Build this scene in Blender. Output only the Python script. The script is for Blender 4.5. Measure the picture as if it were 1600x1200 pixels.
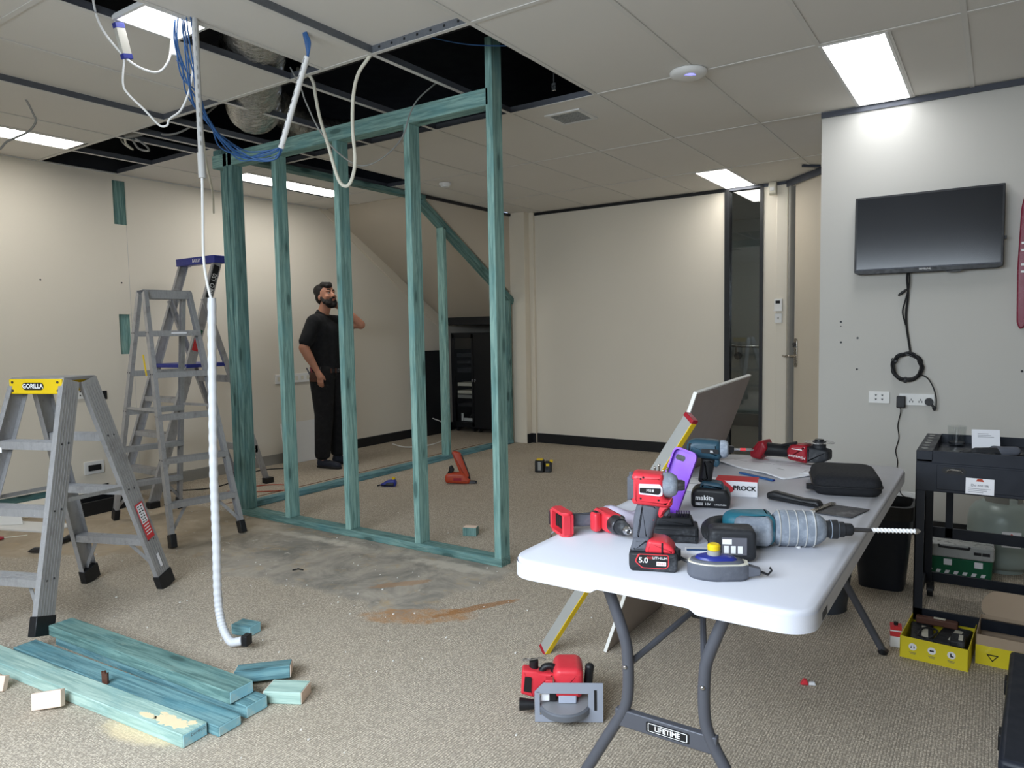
import bpy, bmesh, math, random
from mathutils import Vector, Matrix, Euler
random.seed(7)
for o in list(bpy.data.objects): bpy.data.objects.remove(o, do_unlink=True)
SC = bpy.context.scene
COL = SC.collection
PI = math.pi
R_ = math.radians
# ------------------------------------------------------------------ camera
CZ = 1.305; ZC = 2.66
def cam_setup():
    yaw, pitch, roll = 0.593408658, -0.0727528996, -0.0180530342
    w = Vector((-math.sin(yaw)*math.cos(pitch), math.cos(yaw)*math.cos(pitch), math.sin(pitch)))
    r = Vector((math.cos(yaw), math.sin(yaw), 0)); u = r.cross(w)
    r2 = r*math.cos(roll) + u*math.sin(roll); u2 = u*math.cos(roll) - r*math.sin(roll)
    cd = bpy.data.cameras.new('camera'); cam = bpy.data.objects.new('camera', cd); COL.objects.link(cam)
    m = Matrix((( r2.x, u2.x, -w.x, 0), (r2.y, u2.y, -w.y, 0), (r2.z, u2.z, -w.z, CZ), (0,0,0,1)))
    cam.matrix_world = m
    cd.sensor_width = 36; cd.lens = 1126.29/1600*36; cd.clip_start = 0.05; cd.clip_end = 60
    SC.camera = cam
cam_setup()
# ------------------------------------------------------------------ world, daylight, exposure
W = bpy.data.worlds.new('world'); SC.world = W; W.use_nodes = True
W.node_tree.nodes['Background'].inputs[0].default_value = (0.62, 0.75, 1.0, 1)
W.node_tree.nodes['Background'].inputs[1].default_value = 0.6
SC.view_settings.view_transform = 'Standard'; SC.view_settings.look = 'None'
SC.view_settings.gamma = 1.0; SC.view_settings.use_curve_mapping = False
SC.view_settings.exposure = 0.92
def area(name, loc, rot, sx, sy, power, col):
    l = bpy.data.lights.new(name, 'AREA'); l.shape = 'RECTANGLE'; l.size = sx; l.size_y = sy; l.energy = power; l.color = col
    o = bpy.data.objects.new(name, l); COL.objects.link(o); o.location = loc; o.rotation_euler = rot; return o
# daylight entering by the big window in the wall behind the camera
dl = area('window_daylight', (-1.5, -.90, 1.83), (R_(52), 0, 0), 3.0, 1.15, 68, (0.80, 0.90, 1.0)); dl.data.spread = R_(140)   # skylight falls in at a downward slant
LED_STRENGTH = 7.4
# ------------------------------------------------------------------ helpers
def V(*a): return Vector(a)
def T(x=0,y=0,z=0): return Matrix.Translation((x,y,z))
def RX(a): return Matrix.Rotation(R_(a),4,'X')
def RY(a): return Matrix.Rotation(R_(a),4,'Y')
def RZ(a): return Matrix.Rotation(R_(a),4,'Z')
def frame(o, x, z):
    """matrix with origin o, local x along x, local z near z"""
    x = Vector(x).normalized(); z = Vector(z); y = z.cross(x).normalized(); z = x.cross(y)
    return Matrix(((x.x,y.x,z.x,o[0]),(x.y,y.y,z.y,o[1]),(x.z,y.z,z.z,o[2]),(0,0,0,1)))
def cat(pts, n=6, closed=False):
    P = [Vector(p) for p in pts]; out = []
    N = len(P)
    rng = range(N) if closed else range(N-1)
    for i in rng:
        p0 = P[(i-1) % N] if (closed or i > 0) else P[0]*2-P[1]
        p1 = P[i]; p2 = P[(i+1) % N]
        p3 = P[(i+2) % N] if (closed or i+2 < N) else P[-1]*2-P[-2]
        for k in range(n):
            t = k/n
            out.append(0.5*((2*p1)+(-p0+p2)*t+(2*p0-5*p1+4*p2-p3)*t*t+(-p0+3*p1-3*p2+p3)*t**3))
    if not closed: out.append(P[-1])
    return out
def rr(w, h, r, n=4, cx=0, cy=0):
    out = []
    for sx, sy, a in ((1,1,0),(-1,1,90),(-1,-1,180),(1,-1,270)):
        for k in range(n+1):
            t = R_(a+90*k/n); out.append((cx+sx*(w/2-r)+r*math.cos(t), cy+sy*(h/2-r)+r*math.sin(t)))
    return out
def rpoly(pts, r, n=3):
    """round the corners of a polygon"""
    out = []; N = len(pts)
    for i in range(N):
        p = Vector(pts[i]); a = Vector(pts[i-1])-p; b = Vector(pts[(i+1)%N])-p
        d = min(r, a.length*.45, b.length*.45); A = p+a.normalized()*d; B = p+b.normalized()*d
        for k in range(n+1):
            t = k/n; q = A*(1-t)**2+p*2*t*(1-t)+B*t*t; out.append((q.x,q.y))
    return out
def circ(r, n=16, cx=0, cy=0): return [(cx+r*math.cos(2*PI*k/n), cy+r*math.sin(2*PI*k/n)) for k in range(n)]
class MB:
    def __init__(s): s.v = []; s.f = []
    def add(s, vs, fs, M=None):
        o = len(s.v)
        for p in vs:
            q = Vector(p); s.v.append(tuple(M @ q) if M is not None else tuple(q))
        s.f += [tuple(i+o for i in f) for f in fs]; return s
    def box(s, x0,x1,y0,y1,z0,z1, M=None):
        vs = [(x,y,z) for z in (z0,z1) for y in (y0,y1) for x in (x0,x1)]
        return s.add(vs, [(0,2,3,1),(4,5,7,6),(0,1,5,4),(2,6,7,3),(0,4,6,2),(1,3,7,5)], M)
    def cb(s, c, d, M=None):
        return s.box(c[0]-d[0]/2,c[0]+d[0]/2,c[1]-d[1]/2,c[1]+d[1]/2,c[2]-d[2]/2,c[2]+d[2]/2,M)
    def loft(s, rings, M=None, caps=True, closed=False):
        n = len(rings[0]); vs = [p for r in rings for p in r]; fs = []
        m = len(rings)
        for i in range(m if closed else m-1):
            a = i*n; b = ((i+1)%m)*n
            for j in range(n):
                k = (j+1)%n; fs.append((a+j,a+k,b+k,b+j))
        if caps and not closed:
            fs.append(tuple(range(n-1,-1,-1))); fs.append(tuple((m-1)*n+j for j in range(n)))
        return s.add(vs, fs, M)
    def prism(s, out, z0, z1, M=None):
        return s.loft([[(x,y,z0) for x,y in out],[(x,y,z1) for x,y in out]], M)
    def pxz(s, out, y0, y1, M=None):
        return s.loft([[(x,y0,z) for x,z in out],[(x,y1,z) for x,z in out]], M)
    def pyz(s, out, x0, x1, M=None):
        return s.loft([[(x0,y,z) for y,z in out],[(x1,y,z) for y,z in out]], M)
    def pxzr(s, out, w, r, M=None, n=3):
        """XZ outline, width w along y, edges rounded by shrinking towards the sides"""
        cx = sum(p[0] for p in out)/len(out); cz = sum(p[1] for p in out)/len(out)
        ext = max(max(abs(p[0]-cx),abs(p[1]-cz)) for p in out)
        rings = []
        seq = [(-w/2+r*(1-math.cos(PI/2*k/n)) , r*(1-math.sin(PI/2*k/n))) for k in range(n+1)]
        seq = seq + [(-y, d) for y, d in reversed(seq)]
        for y, d in seq:
            ring = []
            N = len(out)
            for i in range(N):
                a = Vector(out[i-1]); p = Vector(out[i]); b = Vector(out[(i+1)%N])
                t = (b-a)
                if t.length < 1e-9: t = Vector((1,0))
                t.normalize(); nn = Vector((-t.y,t.x))
                c = Vector((cx,cz))
                if nn.dot(c-p) < 0: nn = -nn
                q = p+nn*d; ring.append((q.x,y,q.y))
            rings.append(ring)
        return s.loft(rings, M)
    def lathe(s, prof, n=24, M=None):
        rings = [[(r*math.cos(2*PI*k/n), r*math.sin(2*PI*k/n), z) for k in range(n)] for r, z in prof]
        return s.loft(rings, M)
    def cyl(s, p0, p1, r0, r1=None, n=16, M=None):
        p0 = Vector(p0); p1 = Vector(p1); d = p1-p0; r1 = r0 if r1 is None else r1
        up = Vector((0,0,1)) if abs(d.normalized().z) < .95 else Vector((1,0,0))
        F = frame(p0, d, up)
        rings = [[F @ Vector((h, r*math.cos(2*PI*k/n), r*math.sin(2*PI*k/n))) for k in range(n)] for h, r in ((0,r0),(d.length,r1))]
        return s.loft(rings, M)
    def latheX(s, prof, n=24, M=None):
        rings = [[(x, r*math.cos(2*PI*k/n), r*math.sin(2*PI*k/n)) for k in range(n)] for x, r in prof]
        return s.loft(rings, M)
    def tube(s, pts, r, n=8, closed=False, M=None, caps=True):
        P = [Vector(p) for p in pts]; N = len(P)
        rad = r if isinstance(r,(list,tuple)) else [r]*N
        t0 = (P[1]-P[0]).normalized(); up = Vector((0,0,1)) if abs(t0.z) < .9 else Vector((1,0,0))
        nrm = (up - t0*up.dot(t0)).normalized(); rings = []
        for i in range(N):
            if closed: t = (P[(i+1)%N]-P[i-1]).normalized()
            else: t = (P[min(i+1,N-1)]-P[max(i-1,0)]).normalized()
            nrm = nrm - t*nrm.dot(t)
            nrm = nrm.normalized() if nrm.length > 1e-6 else t.orthogonal().normalized()
            b = t.cross(nrm)
            rings.append([P[i]+(nrm*math.cos(2*PI*k/n)+b*math.sin(2*PI*k/n))*rad[i] for k in range(n)])
        return s.loft(rings, M, caps, closed)
    def sph(s, c, r, n=16, m=10, M=None):
        rx, ry, rz = r if isinstance(r,(list,tuple)) else (r,r,r)
        rings = []
        for i in range(m+1):
            a = -PI/2+PI*i/m; cr = max(math.cos(a),1e-3)
            rings.append([(c[0]+rx*cr*math.cos(2*PI*k/n), c[1]+ry*cr*math.sin(2*PI*k/n), c[2]+rz*math.sin(a)) for k in range(n)])
        return s.loft(rings, M)
    def mesh(s, name, mat, smooth=True, ang=38):
        me = bpy.data.meshes.new(name); me.from_pydata(s.v, [], s.f)
        bm = bmesh.new(); bm.from_mesh(me)
        bmesh.ops.recalc_face_normals(bm, faces=bm.faces[:]); bm.to_mesh(me); bm.free()
        if mat: me.materials.append(mat)
        if smooth:
            me.polygons.foreach_set('use_smooth', [True]*len(me.polygons)); me.set_sharp_from_angle(angle=R_(ang))
        return me
    def build(s, name, mat, par=None, M=None, bev=0, seg=2, smooth=True, ang=38):
        return obj(name, s.mesh(name, mat, smooth, ang), par, M, bev, seg)
def obj(name, me, par=None, M=None, bev=0, seg=2):
    o = bpy.data.objects.new(name, me); COL.objects.link(o)
    if par: o.parent = par
    if M is not None: o.matrix_basis = M
    if bev:
        b = o.modifiers.new('bevel','BEVEL'); b.width = bev; b.segments = seg; b.limit_method = 'ANGLE'; b.angle_limit = R_(40); b.harden_normals = False
    return o
def tag(o, label=None, cat_=None, group=None, kind=None):
    if label: o['label'] = label
    if cat_: o['category'] = cat_
    if group: o['group'] = group
    if kind: o['kind'] = kind
    return o
def thing(name, label, cat_, loc=(0,0,0), rz=0, group=None, M=None):
    o = bpy.data.objects.new(name, None); COL.objects.link(o); o.empty_display_size = .1
    if M is not None: o.matrix_basis = M
    else: o.matrix_basis = T(*loc) @ RZ(rz)
    return tag(o, label, cat_, group)
def text(body, size, mat, par, M, ext=.0004, name='lettering', align='CENTER', sx=1.0, bold=0.0):
    c = bpy.data.curves.new('txt','FONT'); c.body = body; c.size = size; c.extrude = ext; c.align_x = align; c.align_y = 'CENTER'; c.resolution_u = 3
    c.offset = bold
    t = bpy.data.objects.new('txt', c); COL.objects.link(t)
    dg = bpy.context.evaluated_depsgraph_get(); dg.update()
    me = bpy.data.meshes.new_from_object(t.evaluated_get(dg))
    bpy.data.objects.remove(t, do_unlink=True); bpy.data.curves.remove(c)
    me.materials.clear(); me.materials.append(mat); me.name = name
    return obj(name, me, par, M @ Matrix.Diagonal((sx,1,1,1)))
# text frames: lettering readable when seen from -y, +x, -x, +z of the thing
FY = RX(90)                                   # reads in XZ plane, faces -y
FX = RZ(90) @ RX(90)                          # faces +x
FNX = RZ(-90) @ RX(90)                        # faces -x
def blob(name, prims, voxel, mat, par, smooth=6):
    m = MB()
    for p in prims:
        if p[0] == 'c':
            _, a, b, ra, rb = p; a = Vector(a); b = Vector(b); d = b-a; L = d.length
            up = Vector((0,0,1)) if abs(d.normalized().z) < .95 else Vector((1,0,0))
            F = frame(a, d, up); prof = []
            for k in range(7):
                t = PI/2*(1-k/6); prof.append((-ra*math.sin(t), max(ra*math.cos(t),.0004)))
            for k in range(1,7):
                t = PI/2*k/6; prof.append((L+rb*math.sin(t), max(rb*math.cos(t),.0004)))
            m.latheX(prof, 16, F)
        else:
            _, c, r = p[:3]; M = p[3] if len(p) > 3 else Matrix.Identity(4)
            m.sph((0,0,0), r, 20, 14, T(*c) @ M)
    o = m.build(name, mat, par, ang=180)
    r = o.modifiers.new('remesh','REMESH'); r.mode = 'VOXEL'; r.voxel_size = voxel; r.use_smooth_shade = True
    s = o.modifiers.new('smooth','SMOOTH'); s.factor = .5; s.iterations = smooth
    return o
# ------------------------------------------------------------------ materials
def lin(c):
    def f(u):
        u /= 255.0
        return u/12.92 if u <= .04045 else ((u+.055)/1.055)**2.4
    return (f(c[0]), f(c[1]), f(c[2]), 1)
class NT:
    """small node-graph helper"""
    def __init__(s, name):
        s.m = bpy.data.materials.new(name); s.m.use_nodes = True; s.t = s.m.node_tree; s.b = s.t.nodes['Principled BSDF']; s.out = s.t.nodes['Material Output']
    def n(s, typ, **kw):
        nd = s.t.nodes.new(typ)
        for k, v in kw.items(): setattr(nd, k, v)
        return nd
    def put(s, nd, key, val):
        if isinstance(val, bpy.types.NodeSocket): s.t.links.new(val, nd.inputs[key])
        else: nd.inputs[key].default_value = val
    def obj(s): return s.n('ShaderNodeTexCoord').outputs['Object']
    def map(s, vec, scale=(1,1,1), loc=(0,0,0)):
        nd = s.n('ShaderNodeMapping'); s.put(nd,'Vector',vec); nd.inputs['Scale'].default_value = scale
        s.put(nd,'Location',loc); return nd.outputs[0]
    def noise(s, vec, scale=5, detail=3, rough=.5, col=False, dist=0):
        nd = s.n('ShaderNodeTexNoise'); s.put(nd,'Vector',vec); nd.inputs['Scale'].default_value = scale; nd.inputs['Detail'].default_value = detail
        nd.inputs['Roughness'].default_value = rough; nd.inputs['Distortion'].default_value = dist
        return nd.outputs['Color' if col else 'Fac']
    def voro(s, vec, scale=5, feature='F1', out='Distance', rnd=1.0):
        nd = s.n('ShaderNodeTexVoronoi', feature=feature); s.put(nd,'Vector',vec); nd.inputs['Scale'].default_value = scale; nd.inputs['Randomness'].default_value = rnd; return nd.outputs[out]
    def wave(s, vec, scale, dist=0, detail=2, dscale=1, typ='BANDS', dir_='X'):
        nd = s.n('ShaderNodeTexWave', wave_type=typ); 
        if typ == 'BANDS': nd.bands_direction = dir_
        s.put(nd,'Vector',vec); nd.inputs['Scale'].default_value = scale; nd.inputs['Distortion'].default_value = dist; nd.inputs['Detail'].default_value = detail; nd.inputs['Detail Scale'].default_value = dscale
        return nd.outputs['Fac']
    def math(s, op, a, b=0.0, c=0.0, clamp=False):
        nd = s.n('ShaderNodeMath', operation=op, use_clamp=clamp); s.put(nd,0,a); s.put(nd,1,b)
        if op in ('MULTIPLY_ADD','SMOOTH_MIN','COMPARE'): s.put(nd,2,c)
        return nd.outputs[0]
    def ramp(s, f, a, b, lo=0.0, hi=1.0):
        nd = s.n('ShaderNodeMapRange'); nd.clamp = True; nd.interpolation_type = 'SMOOTHSTEP'
        s.put(nd,'Value',f); s.put(nd,'From Min',a); s.put(nd,'From Max',b); s.put(nd,'To Min',lo); s.put(nd,'To Max',hi); return nd.outputs[0]
    def mix(s, f, a, b, typ='MIX'):
        nd = s.n('ShaderNodeMix', data_type='RGBA', blend_type=typ); s.put(nd,0,f); s.put(nd,6,a); s.put(nd,7,b); return nd.outputs[2]
    def xyz(s, vec):
        nd = s.n('ShaderNodeSeparateXYZ'); s.put(nd,0,vec); return nd.outputs
    def rnd(s): return s.n('ShaderNodeObjectInfo').outputs['Random']
    def bump(s, h, strength=.3, dist=.01):
        nd = s.n('ShaderNodeBump'); s.put(nd,'Height',h); nd.inputs['Strength'].default_value = strength; nd.inputs['Distance'].default_value = dist
        s.t.links.new(nd.outputs[0], s.b.inputs['Normal'])
    def fin(s, col, rough=.5, metal=0.0, spec=.5, **kw):
        s.put(s.b,'Base Color',col); s.put(s.b,'Roughness',rough); s.put(s.b,'Metallic',metal); s.put(s.b,'Specular IOR Level',spec)
        for k, v in kw.items(): s.put(s.b, k, v)
        return s.m
def pbr(name, c, rough=.5, metal=0.0, var=.08, vs=6, dust=0.0, dc=(205,200,192), bump=0.0, bs=60, spec=.4, ds=14):
    g = NT(name); o = g.obj(); n = g.noise(o, vs, 4, .6)
    a = lin(c); lo = tuple(x*(1-var) for x in a[:3])+(1,); hi = tuple(min(1,x*(1+var)) for x in a[:3])+(1,)
    col = g.mix(n, lo, hi)
    rg = g.ramp(g.noise(o, vs*3, 3), .3, .7, max(.03,rough-.06), min(1,rough+.06))
    if dust > 0:
        d = g.noise(o, ds, 5, .7); f = g.ramp(d, .62-.3*dust, .82-.2*dust, 0, min(1,.25+dust*.7)); col = g.mix(f, col, lin(dc)); rg = g.math('MAXIMUM', rg, g.math('MULTIPLY', f, .8))
    if bump: g.bump(g.noise(o, bs, 3), bump, .002)
    return g.fin(col, rg, metal, spec)
def emit(name, c, s):
    g = NT(name); return g.fin((.9,.9,.9,1), .4, 0, .3, **{'Emission Color':lin(c), 'Emission Strength':s})

def timber_mat(name, light, dark, blue, amt=.5):
    g = NT(name); o = g.obj(); r = g.rnd()
    off = g.n('ShaderNodeCombineXYZ'); g.put(off,0,g.math('MULTIPLY',r,37.0)); g.put(off,1,g.math('MULTIPLY',r,11.0)); g.put(off,2,g.math('MULTIPLY',r,5.0))
    ov = g.n('ShaderNodeVectorMath', operation='ADD'); g.put(ov,0,o); g.put(ov,1,off.outputs[0]); v = ov.outputs[0]
    vs = g.map(v, (1.2, 22, 22))
    grain = g.noise(vs, 3.2, 6, .65, dist=.6)
    fine = g.noise(g.map(v,(5,160,160)), 2.0, 4, .6)
    blot = g.noise(g.map(v,(1.6,5,5)), 2.2, 4, .6)
    col = g.mix(g.ramp(grain,.32,.68), lin(dark), lin(light))
    col = g.mix(g.ramp(blot,.48,.72,0,amt), col, lin(blue))
    col = g.mix(g.ramp(fine,.55,.75,0,.35), col, lin(dark))
    # knots
    kn = g.voro(g.map(v,(3.2,11,11)), 1.0, 'F1'); k = g.ramp(kn, .13, .20, .85, 0)
    col = g.mix(k, col, lin((38,52,50)))
    ring = g.ramp(kn, .18, .34, .5, 0); col = g.mix(ring, col, lin(dark))
    # dry pale streaks
    pale = g.noise(g.map(v,(1.6,7,7),(9,3,1)), 2.5, 6, .7); col = g.mix(g.ramp(pale,.60,.76,0,.45), col, lin((168,182,168)))
    g.bump(g.math('ADD',grain,g.math('MULTIPLY',fine,.6)), .35, .002)
    return g.fin(col, .75, 0, .25)
M = {}
def mats():
    M['timber'] = timber_mat('treated_pine', (150,186,177), (98,134,129), (100,150,152), .55)
    M['timber_dark'] = timber_mat('treated_pine_weathered', (122,156,150), (76,108,105), (74,122,128), .6)
    M['timber_blue'] = timber_mat('treated_pine_blue', (124,164,168), (76,114,122), (86,140,154), .6)
    M['timber_pale'] = timber_mat('treated_pine_pale', (182,208,197), (134,166,158), (130,176,178), .45)
    M['timber_end'] = pbr('treated_pine_end', (150,205,220), .8, 0, .12, 40, .5, (225,225,205), .2, 80)
    M['pine'] = pbr('raw_pine', (232,208,190), .75, 0, .06, 20, 0, bump=.15)
    M['wall'] = pbr('painted_wall', (226,219,205), .75, 0, .025, 1.3, 0, bump=.08, bs=240, spec=.3)
    M['wall_grey'] = pbr('painted_wall_cool', (194,192,186), .75, 0, .03, 1.1, 0, bump=.08, bs=240, spec=.3)
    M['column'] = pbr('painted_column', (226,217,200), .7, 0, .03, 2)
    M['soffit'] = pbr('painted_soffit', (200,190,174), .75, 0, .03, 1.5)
    M['tile'] = pbr('ceiling_board', (226,223,217), .8, 0, .025, 2.2, bump=.06, bs=300, spec=.25)
    M['tbar'] = pbr('white_enamel', (222,222,220), .4, 0, .02, 4)
    M['gridbar'] = pbr('grid_enamel', (220,218,213), .5, 0, .02, 4)
    M['strip'] = pbr('grey_web', (92,95,102), .55, .2, .15, 30)
    M['pipe'] = pbr('grey_white_pvc', (186,186,184), .45, 0, .03, 10)
    M['maroon'] = pbr('maroon_gloss', (124,38,58), .25, 0, .1, 10)
    M['web'] = pbr('galvanised_web', (112,116,122), .5, .5, .25, 60)
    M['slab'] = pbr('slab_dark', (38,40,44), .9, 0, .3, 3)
    M['black_trim'] = pbr('black_trim', (30,31,34), .45, 0, .1, 8)
    M['grey_trim'] = pbr('dark_grey_trim', (66,70,80), .5, 0, .08, 8)
    M['skirt_grey'] = pbr('grey_skirting', (150,148,142), .7, 0, .08, 6)
    M['door'] = pbr('door_veneer', (206,196,178), .6, 0, .03, 2)
    M['led'] = emit('led_diffuser', (255,252,246), LED_STRENGTH)
    M['white_pl'] = pbr('white_plastic', (228,228,226), .4, 0, .03, 10)
    M['cream_pl'] = pbr('cream_plastic', (216,212,196), .45, 0, .03, 10)
    M['grey_cable'] = pbr('grey_cable', (150,150,146), .5, 0, .05, 10)
    M['black'] = pbr('black_plastic', (24,25,28), .45, 0, .15, 20)
    M['black_d'] = pbr('dusty_black_plastic', (34,36,40), .6, 0, .15, 20, .35, (120,122,126))
    M['rubber'] = pbr('grey_rubber_grip', (88,91,100), .75, 0, .12, 30, .3, (120,122,130), .2, 200)
    M['red'] = pbr('red_tool_plastic', (214,54,66), .4, 0, .08, 12, .12, (235,150,150))
    M['red_dark'] = pbr('dark_red_plastic', (150,26,40), .4, 0, .1, 12)
    M['teal'] = pbr('teal_tool_plastic', (38,112,132), .45, 0, .1, 12, .2, (190,200,205))
    M['teal_dark'] = pbr('dark_teal_plastic', (40,72,88), .45, 0, .1, 12, .1, (120,140,150))
    M['dusty'] = pbr('dust_covered_plastic', (128,136,148), .8, 0, .1, 14, .55, (196,204,216), .2, 90)
    M['metal'] = pbr('bare_steel', (190,190,192), .28, 1, .12, 20)
    M['metal_d'] = pbr('dark_steel', (92,92,96), .4, .9, .25, 26)
    M['chrome'] = pbr('brushed_steel', (178,172,162), .25, 1, .06, 30)
    M['blue_cable'] = pbr('blue_cable', (48,92,146), .45, 0, .08, 12)
    M['blue_pl'] = pbr('blue_plastic', (38,48,132), .4, 0, .08, 12)
    M['orange'] = pbr('orange_tool', (178,66,38), .45, 0, .1, 12, .2, (120,60,40))
    M['yellow'] = pbr('yellow_plastic', (226,192,22), .5, 0, .06, 10, .15, (150,130,60))
    M['yellow_box'] = pbr('yellow_card', (222,204,40), .5, 0, .05, 6, .05, (250,240,160))
    M['card'] = pbr('brown_card', (172,152,130), .8, 0, .06, 8)
    M['table'] = pbr('white_table_plastic', (206,208,217), .42, 0, .02, 3, bump=.12, bs=350)
    M['table_leg'] = pbr('grey_powder_coat', (84,86,94), .42, .2, .06, 20)
    M['purple'] = pbr('purple_plastic', (132,58,206), .35, 0, .06, 10)
    M['paper'] = pbr('white_paper', (234,234,238), .8, 0, .02, 6)
    M['lav'] = pbr('pale_lavender_paper', (214,208,230), .8, 0, .03, 6)
    M['ink'] = pbr('grey_ink', (96,96,104), .8)
    M['blackink'] = pbr('black_ink', (20,20,22), .7)
    M['whiteink'] = pbr('white_ink', (238,238,238), .6)
    M['redink'] = pbr('red_ink', (206,54,60), .6)
    M['case'] = pbr('black_fabric_case', (22,23,27), .85, 0, .2, 60, 0, bump=.4, bs=500)
    M['cart'] = pbr('navy_black_steel', (28,33,43), .42, .2, .1, 8)
    M['bottle'] = pbr('pale_green_steel', (146,158,153), .35, .1, .06, 5)
    M['green'] = pbr('green_plastic', (14,92,62), .4, 0, .08, 8)
    M['navy'] = pbr('navy_plastic', (30,36,48), .5, 0, .1, 8)
    M['bucket'] = pbr('grey_bucket', (64,70,80), .55, 0, .08, 8)
    M['board_grey'] = pbr('plasterboard_back', (158,148,142), .85, 0, .04, 6)
    M['board_core'] = pbr('plasterboard_core', (232,230,224), .9, 0, .03, 10)
    M['board_white'] = pbr('white_board', (226,225,222), .75, 0, .03, 4)
    M['skin'] = pbr('skin', (176,124,100), .55, 0, .08, 14)
    M['hair'] = pbr('dark_hair', (22,18,17), .75, 0, .4, 60, 0, bump=.8, bs=160)
    M['shirt'] = pbr('black_cotton', (21,22,26), .9, 0, .15, 10, 0, bump=.25, bs=40)
    M['trouser'] = pbr('black_work_trouser', (19,19,22), .9, 0, .2, 9, .12, (70,70,74), .3, 30)
    M['shoe'] = pbr('dark_blue_shoe', (40,44,56), .75, 0, .2, 18)
    M['leather'] = pbr('brown_leather', (84,52,40), .6, 0, .2, 20)
    M['eye_w'] = pbr('eye_white', (225,220,214), .3)
    M['eye_d'] = pbr('eye_dark', (30,22,18), .2)
    M['lips'] = pbr('lips', (150,92,82), .5)
    M['sawdust'] = pbr('sawdust', (232,214,176), .95, 0, .05, 40)
    # aluminium
    g = NT('worn_aluminium'); o = g.obj()
    n = g.noise(g.map(o,(30,30,3)), 4, 5, .6); d = g.noise(o, 9, 5, .7); sp = g.voro(o, 55)
    col = g.mix(n, lin((150,150,152)), lin((188,188,190)))
    col = g.mix(g.ramp(d,.5,.72,0,.5), col, lin((122,118,114)))
    col = g.mix(g.ramp(sp,.06,.10,.7,0), col, lin((226,224,218)))
    M['alu'] = g.fin(col, g.ramp(d,.4,.7,.36,.6), .4, .5)
    g = NT('dull_aluminium'); o = g.obj(); d = g.noise(o, 12, 5, .7)
    col = g.mix(d, lin((126,126,128)), lin((176,176,178))); M['alu_d'] = g.fin(col, .55, .5, .4)
    # foil duct
    g = NT('foil_duct'); o = g.obj()
    a = g.noise(o, 30, 4, .65, dist=1.2)
    g.bump(a, .7, .012); col = g.mix(a, lin((170,168,162)), lin((236,234,228)))
    M['foil'] = g.fin(col, .24, .72, .6)
    # glass
    g = NT('window_glass'); tr = g.n('ShaderNodeBsdfTransparent'); gl = g.n('ShaderNodeBsdfGlossy'); gl.inputs['Roughness'].default_value = .02
    tr.inputs[0].default_value = (.74,.79,.80,1); fr = g.n('ShaderNodeFresnel'); fr.inputs[0].default_value = 1.9
    mx = g.n('ShaderNodeMixShader'); g.t.links.new(fr.outputs[0], mx.inputs[0]); g.t.links.new(tr.outputs[0], mx.inputs[1]); g.t.links.new(gl.outputs[0], mx.inputs[2]); g.t.links.new(mx.outputs[0], g.out.inputs[0])
    M['glass'] = g.m
    g = NT('clear_glass'); tr = g.n('ShaderNodeBsdfTransparent'); gl = g.n('ShaderNodeBsdfGlossy'); gl.inputs['Roughness'].default_value = .03
    tr.inputs[0].default_value = (.96,.97,.97,1); fr = g.n('ShaderNodeValue'); fr.outputs[0].default_value = .07
    mx = g.n('ShaderNodeMixShader'); g.t.links.new(fr.outputs[0], mx.inputs[0]); g.t.links.new(tr.outputs[0], mx.inputs[1]); g.t.links.new(gl.outputs[0], mx.inputs[2]); g.t.links.new(mx.outputs[0], g.out.inputs[0])
    M['clear'] = g.m
    g = NT('screen'); M['screen'] = g.fin((.006,.008,.012,1), .16, 0, .5)
    # carpet with bared concrete, glue stains and sawdust
    g = NT('carpet'); o = g.obj(); X, Y, Z = g.xyz(o)
    rot = g.n('ShaderNodeMapping'); g.put(rot,'Vector',o); rot.inputs['Rotation'].default_value = (0,0,R_(0)); rv = rot.outputs[0]
    loop = g.voro(g.map(rv,(165,90,1)), 1.0, 'F1', rnd=.6)
    fleck = g.noise(o, 210, 2, .6); blot = g.noise(o, 1.1, 4, .6)
    rows = g.wave(g.map(rv,(1,1,1)), 34, .25, 2, 4, dir_='X')
    c = g.mix(g.ramp(fleck,.33,.66), lin((176,164,147)), lin((230,218,199)))
    c = g.mix(g.ramp(loop,.34,.62,0,.55), c, lin((122,113,103)))
    c = g.mix(g.math('MULTIPLY',g.ramp(rows,.0,.35,.5,0),1.0), c, lin((112,104,96)))
    c = g.mix(g.ramp(blot,.35,.7,0,.16), c, lin((150,136,112)))
    h = g.math('ADD', g.math('MULTIPLY',loop,-1.0), g.math('MULTIPLY',rows,.5))
    # concrete strip, edges ragged
    ragged = g.noise(o, 2.4, 5, .65); rg2 = g.math('MULTIPLY', g.math('SUBTRACT', ragged, .5), .55)
    yb = g.math('ADD', g.math('ADD', Y, rg2), g.ramp(X, -4.0, -5.0, 0, .55))
    inn = g.math('MULTIPLY', g.ramp(yb, 2.36, 2.44), g.ramp(g.math('ADD',Y,g.math('MULTIPLY',rg2,.15)), 3.22, 3.18))
    inx = g.math('MULTIPLY', g.ramp(g.math('ADD',X,rg2), -2.12, -2.22), g.ramp(X, -6.2, -6.1))
    conc = g.math('MULTIPLY', inn, inx)
    cn = g.noise(o, 3.5, 6, .7, dist=.8); cc = g.mix(g.ramp(cn,.3,.7), lin((128,125,118)), lin((180,171,158)))
    cc = g.mix(g.ramp(g.noise(o,5.5,6,.75),.52,.74,0,.75), cc, lin((184,160,124)))
    cc = g.mix(g.ramp(X,-3.6,-4.6,0,.55), cc, lin((178,158,130)))
    cc = g.mix(g.ramp(g.noise(g.map(o,(1,1,1),(4,2,0)),9,5,.7),.60,.76,0,.9), cc, lin((214,208,196)))
    c = g.mix(conc, c, cc)
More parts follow.
